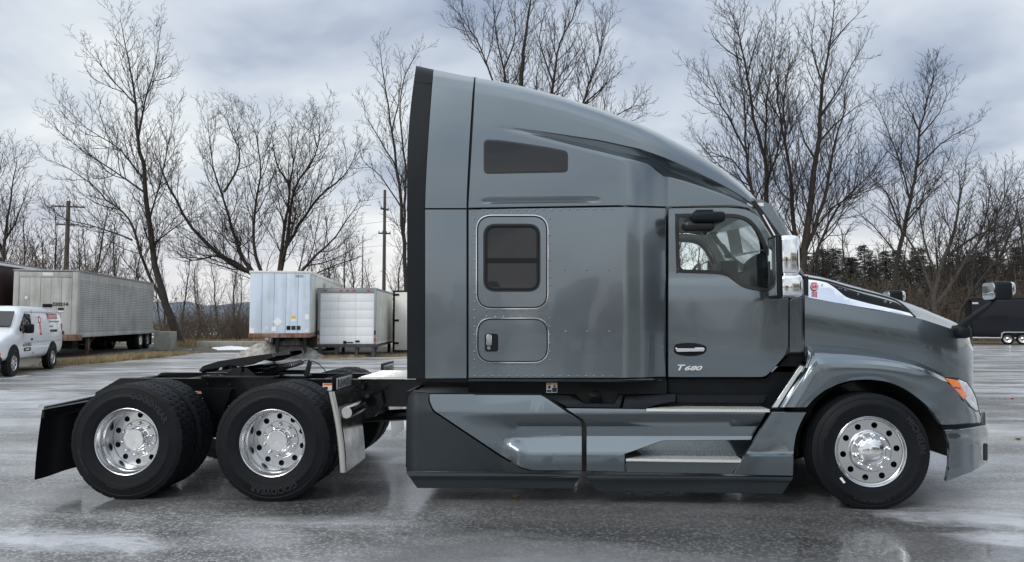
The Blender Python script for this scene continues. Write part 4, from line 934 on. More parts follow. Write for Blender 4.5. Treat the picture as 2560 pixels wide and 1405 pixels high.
# bare dirt apron under the parked trailers
da = [G(a, b) for a, b in ((-300, 962), (140, 918), (400, 889), (640, 884), (1020, 891), (1500, 881))]
dv = [(q.x, q.y-.5, -.006) for q in da]+[(da[-1].x+4, 34, -.006), (-40, 36, -.006)]
o = obj('dirt_apron', (dv, [tuple(range(len(dv)))]), 'dirt', smooth=0); o['kind'] = 'structure'
rd = [(-140, 66, -.006), (140, 78, -.006), (140, 83, -.006), (-140, 71, -.006)]
mat('road_grey', (.42, .43, .45), .5, var=.2); o = obj('road', (rd, [(0, 1, 2, 3)]), 'road_grey', smooth=0); o['kind'] = 'structure'

def D(px, depth):
    q = CAM+ray(px, 800)*depth; return Vector((q.x, q.y, 0))
# ---- grass bank on the far right, hills beyond
rows = []; rr_ = random.Random(2)
for j in range(14):
    y = 56+j*7; r_ = []
    for i in range(28):
        x = 8+i*7; h = 3.4*sst(56, 100, y)*sst(8, 50, x)*(1+.25*math.sin(x*.13+j*.4)); r_.append((x, y, h-.05))
    rows.append(r_)
mat('bank_snow', (.66, .67, .69), .8, var=.5, vscale=.9, bump=.8, bscale=6)
o = obj('grass_bank', grid(rows), 'bank_snow', smooth=60); o['kind'] = 'structure'
rows = []
for j in range(12):
    dp = 57+j*3; r_ = []
    for i in range(24):
        q = D(2372+i*20, dp); h = (1.615+58*60/F)*sst(57, 70, dp)*sst(0, 5, i)*(1+.05*math.sin(i*.9+j)); r_.append((q.x, q.y, h-.05))
    rows.append(r_)
o = obj('grass_bank', grid(rows), 'grass_bank', smooth=60); o['kind'] = 'structure'
mat('hill', (.12, .14, .165), .95, var=.4, vscale=.03)
def hill(x0, x1, y, h, seed):
    rg = random.Random(seed); ph = [rg.uniform(0, 6) for _ in range(5)]; rows = []
    for i in range(60):
        x = lerp(x0, x1, i/59); e_ = math.sin(math.pi*i/59)**.5
        z = h*e_*(.75+.15*math.sin(x*.021+ph[0])+.08*math.sin(x*.06+ph[1])+.05*math.sin(x*.17+ph[2])+.04*math.sin(x*.41+ph[3]))
        rows.append([(x, y, -.2), (x, y+20, z*.8), (x, y+50, z), (x, y+140, -.2)])
    o = obj('hill', grid(rows), 'hill', smooth=60); o['kind'] = 'structure'
hill(-330, -60, 300, 17, 3); hill(-40, 420, 420, 22, 5); hill(-900, -250, 500, 26, 8)

# ================================================================== PARKED TRAILERS
def trailer_frame(nr, fl_, fr):
    """local frame of a parked box: nr = near corner, u along the long side, w along the end"""
    u_ = (fr-nr).normalized(); return u_
def local_thing(name, label, cat, near, far, group=None):
    d = far-near; return thing(name, label, cat, (near.x, near.y, 0), math.atan2(d.y, d.x), group), d.length
def tyre_simple(name, loc, r, w_, parent, rimr=.6, mt='white_decal', axis='y', n=28):
    o = obj(name, xf(lathe([(r*rimr, -w_/2+.01), (r*.9, -w_/2), (r, -w_/2+.03), (r, w_/2-.03), (r*.9, w_/2), (r*rimr, w_/2-.01)], n, axis), Matrix.Translation(loc)), 'rubber', parent, True, 40)
    obj('rim', xf(lathe([(r*rimr*1.03, -w_/2+.008), (r*rimr*.9, -w_/2+.03), (r*rimr*.5, -w_/2+.06), (r*.16, -w_/2+.02), (0, -w_/2+.015)], n, axis), Matrix.Translation(loc)), mt, o, True, 40)
    return o
# local axes: +x along the side away from the near corner, +y to the left of that (the end wall lies at x=0, y 0..2.44)
def legs(parent, x, y0, y1, z1, mt='rust'):
    for y in (y0, y1):
        obj('landing_leg', join([box(x-.07, x+.07, y-.07, y+.07, .25, z1, .01), box(x-.045, x+.045, y-.045, y+.045, .02, .3), box(x-.12, x+.12, y-.12, y+.12, 0, .03)]), mt, parent, True)
    obj('leg_brace', join([tube([(x, y0, .5), (x, y1, .5)], .03, 6), tube([(x, y0, .45), (x+.9, y0, z1)], .025, 6), tube([(x, y1, .45), (x+.9, y1, z1)], .025, 6)]), mt, parent, True)
# ---- A: grey ribbed trailer
nA, fA = D(191, 30.5), D(383, 41.4)
tA, LA = local_thing('box_trailer', 'weathered grey ribbed box trailer numbered 320214 behind the white van', 'trailer', nA, fA)
z0, z1, WA = .95, 3.72, 2.44
# side wall: the ribs are real steps
rib = [(0, z1-.02), (0, z1-.32)]; zr = z1-.32; k = 0
while zr > z0+.22: rib += [(.018, zr-.012), (.018, zr-.05), (0, zr-.062), (0, zr-.085)]; zr -= .085
rib += [(0, z0)]
obj('side_panel', grid([[(x, -y, z) for y, z in rib] for x in np.linspace(.22, LA-.06, 9)]), 'trailer_grey', tA, True, 20)
obj('side_wall', join([box(.03, LA-.06, .004, .06, z0, z1-.03), box(.03, LA-.06, WA-.06, WA-.004, z0, z1-.03)]), 'trailer_grey', tA, True)
obj('corner_post', box(-.03, .22, -.03, .2, z0-.02, z1, .03), 'trailer_grey', tA, True); obj('corner_post', box(-.03, .2, WA-.2, WA+.02, z0-.02, z1, .03), 'trailer_grey', tA, True)
for k in range(5): obj('end_panel', box(-.012-.008*(k % 2), .04, .21+k*.405, .605+k*.405, z0+.02, z1-.28, .006), 'trailer_grey', tA, True)
obj('end_header', box(-.025, .04, .2, WA-.2, z1-.27, z1-.04, .006), 'trailer_grey', tA, True)
obj('end_header_panel', box(-.032, -.02, .95, 1.35, z1-.22, z1-.08, .003), 'white_paint', tA, True)
obj('top_rail', join([box(-.05, LA, -.035, .03, z1-.02, z1+.05, .008), box(-.05, LA, WA-.03, WA+.035, z1-.02, z1+.05, .008), box(-.05, .02, .03, WA-.03, z1-.02, z1+.05, .008)]), 'grey_metal', tA, True)
obj('roof', box(-.02, LA-.03, .03, WA-.03, z1+.0, z1+.03), 'trailer_grey', tA, True); obj('rear_wall', box(LA-.06, LA-.02, .06, WA-.06, z0, z1), 'trailer_grey', tA, True)
obj('bottom_rail', join([box(.25, LA, -.02, .05, z0-.09, z0+.06, .008), box(.25, LA, WA-.05, WA+.02, z0-.09, z0+.06, .008)]), 'trailer_grey', tA, True)
obj('nose_beam', join([box(-.05, .0, -.03, WA+.03, z0-.22, z0+.05, .01), box(-.0, .6, -.035, .02, z0-.22, z0+.03, .01)]), 'rust', tA, True)
obj('floor', box(.0, LA, .06, WA-.06, z0-.1, z0+.02), 'wood_dark', tA, True)
legs(tA, 2.3, .35, WA-.35, z0-.1); obj('leg_gearbox', box(1.0, 1.7, .5, 1.9, .35, z0-.1, .03), 'satin_black', tA, True)
for x in (9.0, 10.3):
    for y in (.16, .48, WA-.48, WA-.16): tyre_simple('wheel', (x, y, .5), .5, .27, tA, .5, 'container' if (x < 10 and y < .2) else 'grey_metal')
obj('bogie', join([box(8.4, 10.9, .7, 1.7, .45, z0-.1), tube([(9, .3, .5), (9, WA-.3, .5)], .06, 8), tube([(10.3, .3, .5), (10.3, WA-.3, .5)], .06, 8)]), 'satin_black', tA, True)
obj('splash_flap', box(11.1, 11.12, .05, .65, .2, z0-.1), 'rubber_flap', tA, True)
text_at('trailer_number', '320214', (-.036, .95, z0+1.28), (0, -1, 0), (0, 0, 1), .14, .62, 'black_decal', tA, True, bold=.03)
obj('number_plate', box(-.034, -.028, .50, .72, z0+1.10, z0+1.19), 'black_decal', tA, True); obj('door_plate', box(-.034, -.028, .46, .72, z0+.06, z0+.2), 'black_decal', tA, True)
obj('small_label', box(-.034, -.028, .50, .72, z0+1.0, z0+1.06), 'white_decal', tA, True); obj('small_label', box(-.03, -.022, 1.9, 2.0, z0+1.55, z0+1.68), 'white_decal', tA, True)
# ---- dark neighbour at the edge
d_ = (fA-nA).normalized(); wv = Vector((-d_.y, d_.x, 0))
nD = nA+wv*(WA+.55)-d_*.1; tD = thing('box_trailer', 'dark maroon box trailer with pale roof edge beside the grey trailer 320214', 'trailer', (nD.x, nD.y, 0), math.atan2(d_.y, d_.x))
obj('body', box(0, 13, 0, 2.5, 1.1, 4.0, .03), 'dark_trailer', tD, True); obj('roof', box(-.04, 13.05, -.04, 2.54, 4.0, 4.09, .02), 'grey_metal', tD, True)
obj('top_rail', box(-.05, 13.05, -.05, .0, 3.92, 4.02, .01), 'white_decal', tD, True)
legs(tD, 2.3, .35, 2.1, 1.05); tyre_simple('wheel', (10, .2, .5), .5, .5, tD); tyre_simple('wheel', (11.2, .2, .5), .5, .5, tD)
# ---- B: pale blue-white trailer
nB, fB = D(775, 29.6), D(857, 41)
tB, LB = local_thing('box_trailer', 'pale blue-white box trailer numbered 263233 with rusty bottom rail', 'trailer', nB, fB)
z0, z1, WB = 1.05, 3.60, 2.44
obj('body', join([box(.02, LB, .0, .05, z0, z1), box(.02, LB, WB-.05, WB, z0, z1), box(LB-.05, LB, .05, WB-.05, z0, z1), box(.02, LB, .05, WB-.05, z1-.06, z1-.01), box(.02, LB, .05, WB-.05, z0, z0+.06)]), 'trailer_blue', tB, True)
for k in range(5): obj('end_panel', box(-.012-.005*(k % 2), .02, .02+k*.482, .494+k*.482, z0+.02, z1-.02, .004), 'trailer_blue', tB, True)
rvs = [xf(lathe([(.012, 0), (.009, -.006), (0, -.008)], 5, 'x'), Matrix.Translation((-.018, .50+k*.482, z0+.1+i*.08))) for k in range(4) for i in range(30)]
tag(obj('rivets', join(rvs), 'grey_metal', tB, True), None, kind='stuff')
for k in range(9): obj('side_panel', box(.1+k*LB/9.2, .1+(k+1)*LB/9.2-.02, -.008, .01, z0+.05, z1-.1, .003), 'box_side', tB, True)
obj('top_rail', join([box(-.03, LB, -.03, .02, z1-.06, z1+.06, .008), box(-.03, LB, WB-.02, WB+.03, z1-.06, z1+.06, .008), box(-.04, .02, .02, WB-.02, z1-.02, z1+.06, .008)]), 'container', tB, True)
obj('side_vent', box(3.6, 4.3, -.02, .0, z1-.62, z1-.25, .005), 'grey_metal', tB, True); obj('side_mark', box(6.2, 7.4, -.013, -.009, z1-.5, z1-.32), 'red_decal', tB, True)
obj('bottom_rail', join([box(-.04, .03, -.03, WB+.03, z0-.16, z0+.02, .008), box(.03, LB, -.03, .03, z0-.14, z0+.03, .008), box(.03, LB, WB-.03, WB+.03, z0-.14, z0+.03, .008)]), 'rust', tB, True)
obj('floor', box(.03, LB, .03, WB-.03, z0-.1, z0-.01), 'wood_dark', tB, True); legs(tB, 1.2, .4, WB-.9, z0-.1, 'wood_dark'); obj('subframe', box(2, LB-.3, .5, 1.9, .3, z0-.11), 'satin_black', tB, True)
for x in (LB-2.6, LB-1.3): tyre_simple('wheel', (x, .3, .5), .5, .5, tB); tyre_simple('wheel', (x, WB-.3, .5), .5, .5, tB)
text_at('trailer_number', '263233', (-.022, .62, z1-.2), (0, -1, 0), (0, 0, 1), .10, .32, 'black_decal', tB, True)
for y, z, w_, h, mm in ((.66, z0+.68, .18, .12, 'yellow_decal'), (.66, z0+.56, .18, .08, 'white_decal'), (.86, z0+.24, .16, .17, 'satin_black'), (.66, z0+.24, .17, .17, 'black_decal'), (.46, z0+.24, .16, .17, 'dark_trailer'), (1.75, z0+.24, .16, .1, 'container'), (1.75, z0+.12, .12, .06, 'box_side'), (.12, z0+.7, .16, .22, 'white_decal'), (.12, z0+.13, .14, .14, 'container'), (2.33, z0+.12, .18, .2, 'white_decal'), (1.45, z0+.2, .18, .2, 'white_decal')):
    obj('sticker', box(-.024, -.018, y-w_/2, y+w_/2, z-h/2, z+h/2), mm, tB, True)
obj('placard', ([(-.026, 1.3+a*.2, z0+.5+b*.19) for a, b in ((0, 1), (1, 0), (0, -1), (-1, 0))]+[(-.018, 1.3+a*.2, z0+.5+b*.19) for a, b in ((0, 1), (1, 0), (0, -1), (-1, 0))], [(0, 1, 2, 3), (0, 1, 5, 4), (1, 2, 6, 5), (2, 3, 7, 6), (3, 0, 4, 7)]), 'white_decal', tB, True)
# ---- C: white delivery box body on a stand
nC, fC = D(941, 31), D(981, 36.5)
tC, LC = local_thing('truck_box_body', 'white delivery box body with roll-up door standing on dark timber legs', 'truck body', nC, fC)
z0, z1, WC = .56, 2.97, 2.54
obj('body', join([box(.06, LC, .0, .05, z0, z1), box(.06, LC, WC-.05, WC, z0, z1), box(LC-.05, LC, .05, WC-.05, z0, z1), box(.06, LC, .05, WC-.05, z1-.05, z1-.01), box(.06, LC, .05, WC-.05, z0, z0+.05)]), 'box_white', tC, True)
for k in range(6): obj('side_panel', box(.1+k*LC/6.15, .1+(k+1)*LC/6.15-.015, -.01, .01, z0+.1, z1-.12, .003), 'box_side', tC, True)
obj('door_frame', join([box(-.03, .06, .0, .11, z0, z1, .01), box(-.03, .06, WC-.11, WC, z0, z1, .01), box(-.03, .06, .11, WC-.11, z1-.17, z1, .01)]), 'grey_metal', tC, True)
obj('roof_rail', join([box(-.03, LC, -.03, .02, z1-.05, z1+.04, .008), box(-.03, LC, WC-.02, WC+.03, z1-.05, z1+.04, .008), box(-.04, .02, .0, WC, z1+.001, z1+.04, .005)]), 'grey_metal', tC, True)
dw, dh = (WC-.22)/3, (z1-.17-z0-.02)/6
for i in range(6):
    for k in range(3): obj('door_panel', box(.0, .04, .113+k*dw, .113+(k+1)*dw-.005, z0+.02+i*dh, z0+.02+(i+1)*dh-.006, .002), 'box_white', tC, True)
for y in (.35, .98, 1.26, 1.54, 2.22): obj('marker_lamp', box(-.045, -.03, y-.07, y+.07, z1-.1, z1-.05, .008), 'red_lens', tC, True)
for y in (.055, WC-.055):
    obj('tail_lamp', box(-.045, -.03, y-.03, y+.03, z0+.12, z0+.28, .02), 'red_lens', tC, True); obj('lamp_ring', box(-.045, -.03, y-.035, y+.035, z0+.42, z0+.6, .02), 'black_decal', tC, True)
obj('latch', join([box(-.03, .0, 1.0, 1.35, z0+.06, z0+.1, .005), box(-.03, .0, 1.3, 1.42, z0+.03, z0+.15, .005), box(-.03, .0, .72, .9, z0+.09, z0+.17, .005)]), 'satin_black', tC, True)
obj('sill_beam', box(-.08, .1, -.02, WC+.02, z0-.13, z0-.002, .01), 'wood_dark', tC, True)
for x in (.02, LC-.3):
    for y in (.12, .85, 1.7, WC-.12): obj('stand_leg', box(x-.07, x+.07, y-.07, y+.07, 0, z0-.13), 'wood_dark', tC, True)
obj('stand_brace', join([box(-.02, .03, .2, .8, .22, .26), box(-.02, .03, 1.75, 2.35, .22, .26), tube([(.1, .1, .02), (1.2, .1, z0-.1)], .03, 6)]), 'wood_dark', tC, True)
obj('sill', join([box(.1, LC, .0, .1, z0-.12, z0-.002), box(.1, LC, WC-.1, WC, z0-.12, z0-.002)]), 'wood_dark', tC, True)
# ---- D: container beside it
nE = D(983.5, 34.5); tE = thing('storage_container', 'rust-streaked off-white storage box with black door edge and hinges', 'container', (nE.x, nE.y, 0), R(86))
# local: x away from viewer, y negative to the right
obj('body', join([box(.03, 6, -2.44, 0, .12, 3.0, .01)]), 'container', tE, True)
obj('door_edge', join([box(-.01, .03, -.06, .03, .08, 3.06, .005), box(-.01, .03, -2.44, -.06, 2.98, 3.06, .005), box(-.01, .03, -2.44, -.06, .08, .16, .005)]), 'satin_black', tE, True)
for z in (.5, 1.6, 2.85): obj('hinge', box(-.03, -.01, -.28, .03, z-.05, z+.05, .008), 'satin_black', tE, True)
obj('door', box(.0, .03, -2.4, -.07, .17, 2.97, .004), 'container', tE, True)
obj('base', box(-.02, 6, -2.46, .02, -.0, .10, .005), 'wood_dark', tE, True)
# ---- E: black enclosed trailer at the right
nF = G(2432, 860); tF = thing('cargo_trailer', 'black enclosed cargo trailer with twin chrome wheels and silver fender', 'trailer', (nF.x, nF.y, 0), R(-20))
obj('body', box(0, 7.0, 0, 2.4, .42, 3.05, .04), 'navy', tF, True); obj('bottom_trim', box(-.01, 7.01, -.015, .05, .38, .47, .01), 'alloy', tF, True); obj('top_trim', box(-.01, 7.01, -.015, .05, 3.03, 3.09, .01), 'satin_black', tF, True)
for x in (1.98, 2.82): tyre_simple('wheel', (x, .02, .37), .37, .22, tF, .66, 'alloy')
fa_ = [(1.55, .40), (1.6, .75), (1.75, .85), (3.05, .85), (3.2, .75), (3.25, .40), (3.18, .40), (3.13, .70), (3.0, .78), (1.8, .78), (1.67, .70), (1.62, .40)]
obj('fender', prism(fa_, -.22, .0), 'alloy', tF, True); obj('label', box(.05, .4, -.012, -.002, 2.7, 2.82), 'white_decal', tF, True); obj('vent', box(.1, .3, -.012, -.002, 1.6, 1.8), 'satin_black', tF, True)
obj('hitch', tube([(7.0, 1.2, .45), (8.3, 1.2, .45)], .05, 6), 'satin_black', tF, True)
# ---- white van
gf, gr = G(22, 941), G(121, 921.5); dv_ = (gf-gr).normalized(); left = Vector((-dv_.y, dv_.x, 0))
vo = gr-left*.90; van = thing('delivery_van', 'white cargo van with red and grey company lettering parked beside the trailers', 'van', (vo.x, vo.y, 0), math.atan2(dv_.y, dv_.x))
# local: x forward from the rear axle, y to the left (towards the truck)
stn = [(-1.12, .62, 1.70, .93), (-1.08, .50, 1.93, .98), (-.95, .42, 2.02, .99), (0, .40, 2.05, 1.0), (1.2, .40, 2.06, 1.0), (2.3, .40, 2.05, 1.0), (2.55, .40, 2.02, 1.0), (2.75, .40, 1.92, 1.0), (3.35, .40, 1.38, 1.0), (3.45, .42, 1.30, 1.0), (4.0, .45, 1.18, .99), (4.25, .48, 1.06, .95), (4.33, .55, .95, .88)]
rows = []
for x, zb, zt2, hw in stn:
    r_ = []
    for t in range(25):
        a = -math.pi/2+math.pi*t/24; cs_, sn = math.cos(a), math.sin(a)
        y = hw*(abs(cs_)**.28); z = (zb+zt2)/2+(zt2-zb)/2*(1 if sn > 0 else -1)*abs(sn)**.28
        ti = max(0, (z-1.15))*.13; r_.append((x, max(0, y-ti), z))
    rows.append(r_+[(x, -y, z) for x, y, z in reversed(r_)])
V, Fc = grid(rows); n = len(rows[0]); Fc += [tuple(range(n)), tuple(range(len(V)-n, len(V)))]
vb = obj('body', (V, Fc), 'white_paint', van, True, 45)
def vy(z): return .995-max(0, z-1.15)*.13
def vpatch(name, poly, mt, d=.006, th=.01, parent=van):
    bm = fill2d(poly); bm.verts.index_update(); vs = [(q.co.x, vy(q.co.y)+d, q.co.y) for q in bm.verts]; fs = [tuple(x.index for x in f_.verts) for f_ in bm.faces]
    be = [(e_.verts[0].index, e_.verts[1].index) for e_ in bm.edges if e_.is_boundary]; k = len(vs); bm.free()
    return obj(name, (vs+[(a, b-th, c) for a, b, c in vs], fs+[tuple(i+k for i in f_) for f_ in fs]+[(i, j, j+k, i+k) for i, j in be]), mt, parent, True)
vpatch('side_window', rnd([(1.95, 1.28), (1.95, 1.80), (2.45, 1.82), (2.95, 1.42), (3.0, 1.28)], .06), 'dark_glass')
vpatch('door_seam', [(1.80, .55), (1.80, 1.92), (1.815, 1.92), (1.815, .55)], 'black_decal', .003); vpatch('door_handle', rrect(1.9, 1.0, 2.06, 1.06, .02), 'satin_black', .012)
vpatch('belt_line', [(-.95, .93), (-.95, .945), (3.2, .945), (3.2, .93)], 'grey_metal', .002); vpatch('roof_seam', [(-.9, 1.86), (-.9, 1.87), (2.4, 1.87), (2.4, 1.86)], 'grey_metal', .002)
V2 = []
for s, (x, z) in enumerate(((2.83, 1.86), (3.30, 1.43))): V2 += [(x+.03, -.80+.06*s*-1, z), (x+.05, 0, z+.01), (x+.03, .80+.06*s, z)]
obj('windshield', ([Vector(q)+Vector((.02, 0, .02)) for q in V2]+[Vector(q)+Vector((0, 0, 0)) for q in V2], [(0, 1, 4, 3), (1, 2, 5, 4), (6, 7, 10, 9), (7, 8, 11, 10)]), 'dark_glass', van, True)
for x in (0, 3.43):
    for s in (1, -1):
        v_, f_ = xf(lathe([(0, -.02), (.47, -.02), (.47, .02), (0, .02)], 28, 'y'), Matrix.Translation((x, s*.985, .45)))
        obj('wheel_arch', (v_, f_), 'black_hole', van, True)
        w_ = obj('wheel', xf(lathe([(.22, .11), (.34, .125), (.375, .10), (.375, -.10), (.34, -.12), (.2, -.11)], 32, 'y'), Matrix.Translation((x, s*.91, .375))), 'rubber', van, True, 40)
        hub = [xf(lathe([(.235, .10*s), (.21, .115*s), (.20, .085*s), (.1, .07*s), (.08, .11*s), (0, .115*s)], 28, 'y'), Matrix.Translation((x, s*.91, .375)))]
        hub += [xf(box(-.03, .03, min(.07*s, .10*s), max(.07*s, .10*s), .09, .2), Matrix.Translation((x, s*.91, .375)) @ Matrix.Rotation(2*math.pi*k/8, 4, 'Y')) for k in range(8)]
        obj('rim', join(hub), 'alloy', w_, True)
obj('front_bumper', box(4.05, 4.42, -.95, .95, .38, .68, .08), 'satin_black', van, True); obj('rear_bumper', box(-1.22, -1.0, -.93, .93, .42, .58, .05), 'satin_black', van, True)
obj('headlamp', box(4.05, 4.32, .62, .93, .72, .95, .04), 'lens', van, True); obj('turn_signal', box(4.0, 4.28, .70, .955, .62, .72, .03), 'amber', van, True)
obj('tail_lamp', box(-1.10, -.98, .86, .975, 1.0, 1.5, .03), 'red_lens', van, True)
obj('wing_mirror', join([box(2.62, 2.80, 1.03, 1.26, 1.22, 1.50, .05), tube([(2.75, .9, 1.2), (2.72, 1.1, 1.3)], .03, 6)]), 'satin_black', van, True); obj('roof_light', box(-.75, -.5, .5, .75, 2.05, 2.17, .03), 'satin_black', van, True)
def vtext(s, x, z, h, wd, mt, bold=.01): return text_at('van_lettering', s, (x, vy(z)+.012, z), (-1, 0, 0), Vector((0, -.13, 1)), h, wd, mt, van, True, bold=bold)
vpatch('logo_panel', [(.32, 1.66), (.32, 1.83), (-.62, 1.83), (-.62, 1.66)], 'red_decal', .006); vtext('KENWORTH', .28, 1.685, .11, .86, 'white_decal', .02)
vpatch('logo_mark', [(.42, 1.64), (.42, 1.85), (.36, 1.85), (.36, 1.64)], 'red_decal', .006)
def vdash(x, z, h, wds, mt, gap=.03):
    for w_ in wds: vpatch('small_print', [(x, z), (x, z+h), (x-w_, z+h), (x-w_, z)], mt, .006); x -= w_+gap
vdash(.3, 1.54, .05, (.5, .12, .4), 'grey_metal'); vdash(.3, 1.38, .06, (.28, .1), 'grey_metal'); vdash(.25, 1.22, .085, (.2, .2, .26), 'satin_black')
vpatch('emblem', circ(1.18, 1.62, .13, 20), 'red_decal', .006); vpatch('emblem', circ(1.18, 1.62, .07, 16), 'white_decal', .008, .002)
for k in range(4): vpatch('emblem', [(1.26-k*.05, 1.14), (1.26-k*.05, 1.48), (1.23-k*.05, 1.48), (1.23-k*.05, 1.14)], 'red_decal', .006)
vtext('MOTOR TRUCK', 2.72, .83, .09, .72, 'black_decal', .03); vpatch('door_label', [(2.62, .68), (2.62, .79), (2.05, .79), (2.05, .68)], 'black_decal', .006); vdash(2.5, .71, .05, (.16, .14), 'white_decal', .012)

# ---- concrete, snow, small things
def block(name, label, px, py, depth, w_, h, dd, rz):
    q = D(px, depth); o = thing(name, label, 'concrete', (q.x, q.y, 0), rz)
    obj('body', box(-w_/2, w_/2, 0, dd, 0, h, .03), 'concrete', o, True); obj('lifting_loop', tube([(-.08, dd/2, h-.01), (-.06, dd/2, h+.05), (.06, dd/2, h+.05), (.08, dd/2, h-.01)], .012, 6), 'rust', o, True)
block('concrete_block', 'grey concrete block standing upright against the end of the ribbed trailer', 406, 876, 38, .86, 1.0, .8, R(4))
block('concrete_barrier', 'long low concrete barrier lying behind the snow strip', 577, 866, 41.5, 4.0, .38, .5, R(2))
def mound(name, label, px, py, w_, dpt, h, mt, seed, cat, n=26):
    q = G(px, py); rg = np.random.RandomState(seed); ph = rg.rand(8)*6; V = []; rows = []
    for i in range(n+1):
        r_ = []
        for k in range(n+1):
            a, b = i/n*2-1, k/n*2-1; rr = math.hypot(a, b); bnd_ = 1+.22*math.sin(3*math.atan2(b, a)+ph[0])+.12*math.sin(5*math.atan2(b, a)+ph[1])+.07*math.sin(9*math.atan2(b, a)+ph[2])
            z = h*max(-.08, (1-(rr/bnd_/.8)**1.6))*(1+.2*math.sin(a*7+ph[3])*math.sin(b*6+ph[4]))+h*.05*rg.randn()
            r_.append((a*w_/2, b*dpt/2, max(-.03, z)))
        rows.append(r_)
    o = obj(name, grid(rows), mt, None, True, 50); o.location = (q.x, q.y, 0); return tag(o, label, cat)
mound('snow_pile', 'dirty snow and gravel heap in front of the white box body', 716, 891, 4.4, 3.2, .80, 'gravel_snow', 3, 'snow')
mound('snow_patch', 'thin strip of white snow lying before the long barrier', 575, 873, 4.2, 2.6, .16, 'snow', 5, 'snow')
mound('snow_patch', 'small ragged white snow patch beside the snow heap', 655, 876, 1.6, 1.8, .14, 'snow', 9, 'snow')
mound('soil_mound', 'dark low soil mound beside the snow strip', 505, 876, 1.6, 1.4, .2, 'dirt', 12, 'soil'); mound('soil_mound', 'dark low soil mound between the snow patches', 640, 872, 1.6, 1.4, .16, 'dirt', 14, 'soil')
q = G(531, 858); o = thing('sign_post', 'thin pale metal post with bent top beyond the barrier', 'post', (q.x, q.y, 0)); obj('post', tube([(0, 0, 0), (0, 0, 1.9), (.25, 0, 2.25)], .03, 6), 'grey_metal', o, True); obj('cap', box(-.05, .05, -.05, .05, 0, .05), 'grey_metal', o, True)
q = D(497, 60); o = thing('marker_post', 'small yellow-orange marker post in the far field', 'post', (q.x, q.y, 0)); obj('body', lathe([(.16, 0), (.16, .8), (.2, .82), (.2, .95), (.08, 1.15), (0, 1.18)], 12, 'z'), 'yellow_decal', o, True); obj('cap', box(-.25, .25, -.06, .06, .55, .7, .02), 'yellow_decal', o, True)
for px, py, sd_ in ((2532, 998, 1), (1288, 1248, 2), (2548, 1100, 3)):
    q = G(px, py); v_ = [(0, 0, .01), (.05, .02, .03), (.03, .06, .015), (-.02, .05, .035), (-.05, .01, .02), (-.01, -.04, .03)]
    tag(obj('fallen_leaf', ([(a, b, c) for a, b, c in v_]+[(a, b, c-.006) for a, b, c in v_], [(0, 1, 2), (0, 2, 3), (0, 3, 4), (0, 4, 5), (6, 7, 8), (6, 8, 9), (6, 9, 10), (6, 10, 11)]), 'orange_decal' if sd_ == 1 else 'dry_grass', None, True), 'small dry brown leaf lying on the wet asphalt', 'leaf', 'leaves on the asphalt').location = (q.x, q.y, 0.0)
# ---- poles and wires
def upole(px, top_py, depth, label, arms, r=.16):
    q = D(px, depth); h = CAM.z+(800-top_py)*depth/F; o = thing('utility_pole', label, 'pole', (q.x, q.y, 0)); obj('pole', tube([(0, 0, 0), (0, 0, h)], [r*1.2, r*.8], 10), 'pole_wood', o, True)
    for dz, ln, an in arms:
        a = obj('crossarm', xf(box(-ln/2, ln/2, -.06, .06, h-dz-.06, h-dz+.06), Matrix.Rotation(R(an), 4, 'Z')), 'pole_wood', o, True)
        for s in (-.45, -.15, .15, .45): obj('insulator', xf(lathe([(.03, 0), (.05, .05), (.04, .12), (0, .14)], 8, 'z'), Matrix.Rotation(R(an), 4, 'Z') @ Matrix.Translation((s*ln, 0, h-dz+.06))), 'grey_metal', a, True)
    return q, h
p1, h1_ = upole(161, 500, 62, 'weathered grey utility pole with two crossarms behind the brush', ((.5, 2.6, 20), (2.1, 1.8, 20)), .2)
p2, h2_ = upole(959, 472, 58, 'dark utility pole with short offset brackets behind the white box body', ((1.6, .9, 60), (3.6, 1.0, 20)), .14)
p3, h3_ = upole(905, 588, 105, 'faint distant utility pole beyond the field', (), .08)
def wire(a, b, sag, label, r=.012):
    pts = [Vector(a).lerp(Vector(b), t/16)-Vector((0, 0, sag*4*(t/16)*(1-t/16))) for t in range(17)]
    tag(obj('power_line', tube(pts, r, 4), 'trim_black'), label, 'wire', 'power lines strung across the trees')
far_r = D(3400, 90); far_l = D(-900, 75)
for z in (.6, 2.6, 4.6):
    wire((p2.x, p2.y, h2_-z), (far_r.x, far_r.y, h2_-z+2), 1.5, 'thin dark power line running from the dark pole behind the truck'); wire((p1.x, p1.y, h1_-z*.4), (p2.x, p2.y, h2_-z), 1.2, 'thin dark power line strung between the two utility poles')
wire((far_l.x, far_l.y, h1_), (p1.x, p1.y, h1_-.4), 1, 'thin dark power line running left from the grey utility pole')
q = D(146, 55); o = thing('street_lamp', 'thin street lamp with a curled arm beside the grey utility pole', 'lamp', (q.x, q.y, 0)); hh = CAM.z+(800-610)*55/F
obj('post', tube([(0, 0, 0), (0, 0, hh)]+[(-.35+.35*math.cos(t), 0, hh+.55*math.sin(t)) for t in np.linspace(.2, 3.0, 9)], .05, 8), 'grey_metal', o, True); obj('lamp_head', box(-.95, -.6, -.1, .1, hh+.0, hh+.12, .03), 'grey_metal', o, True)
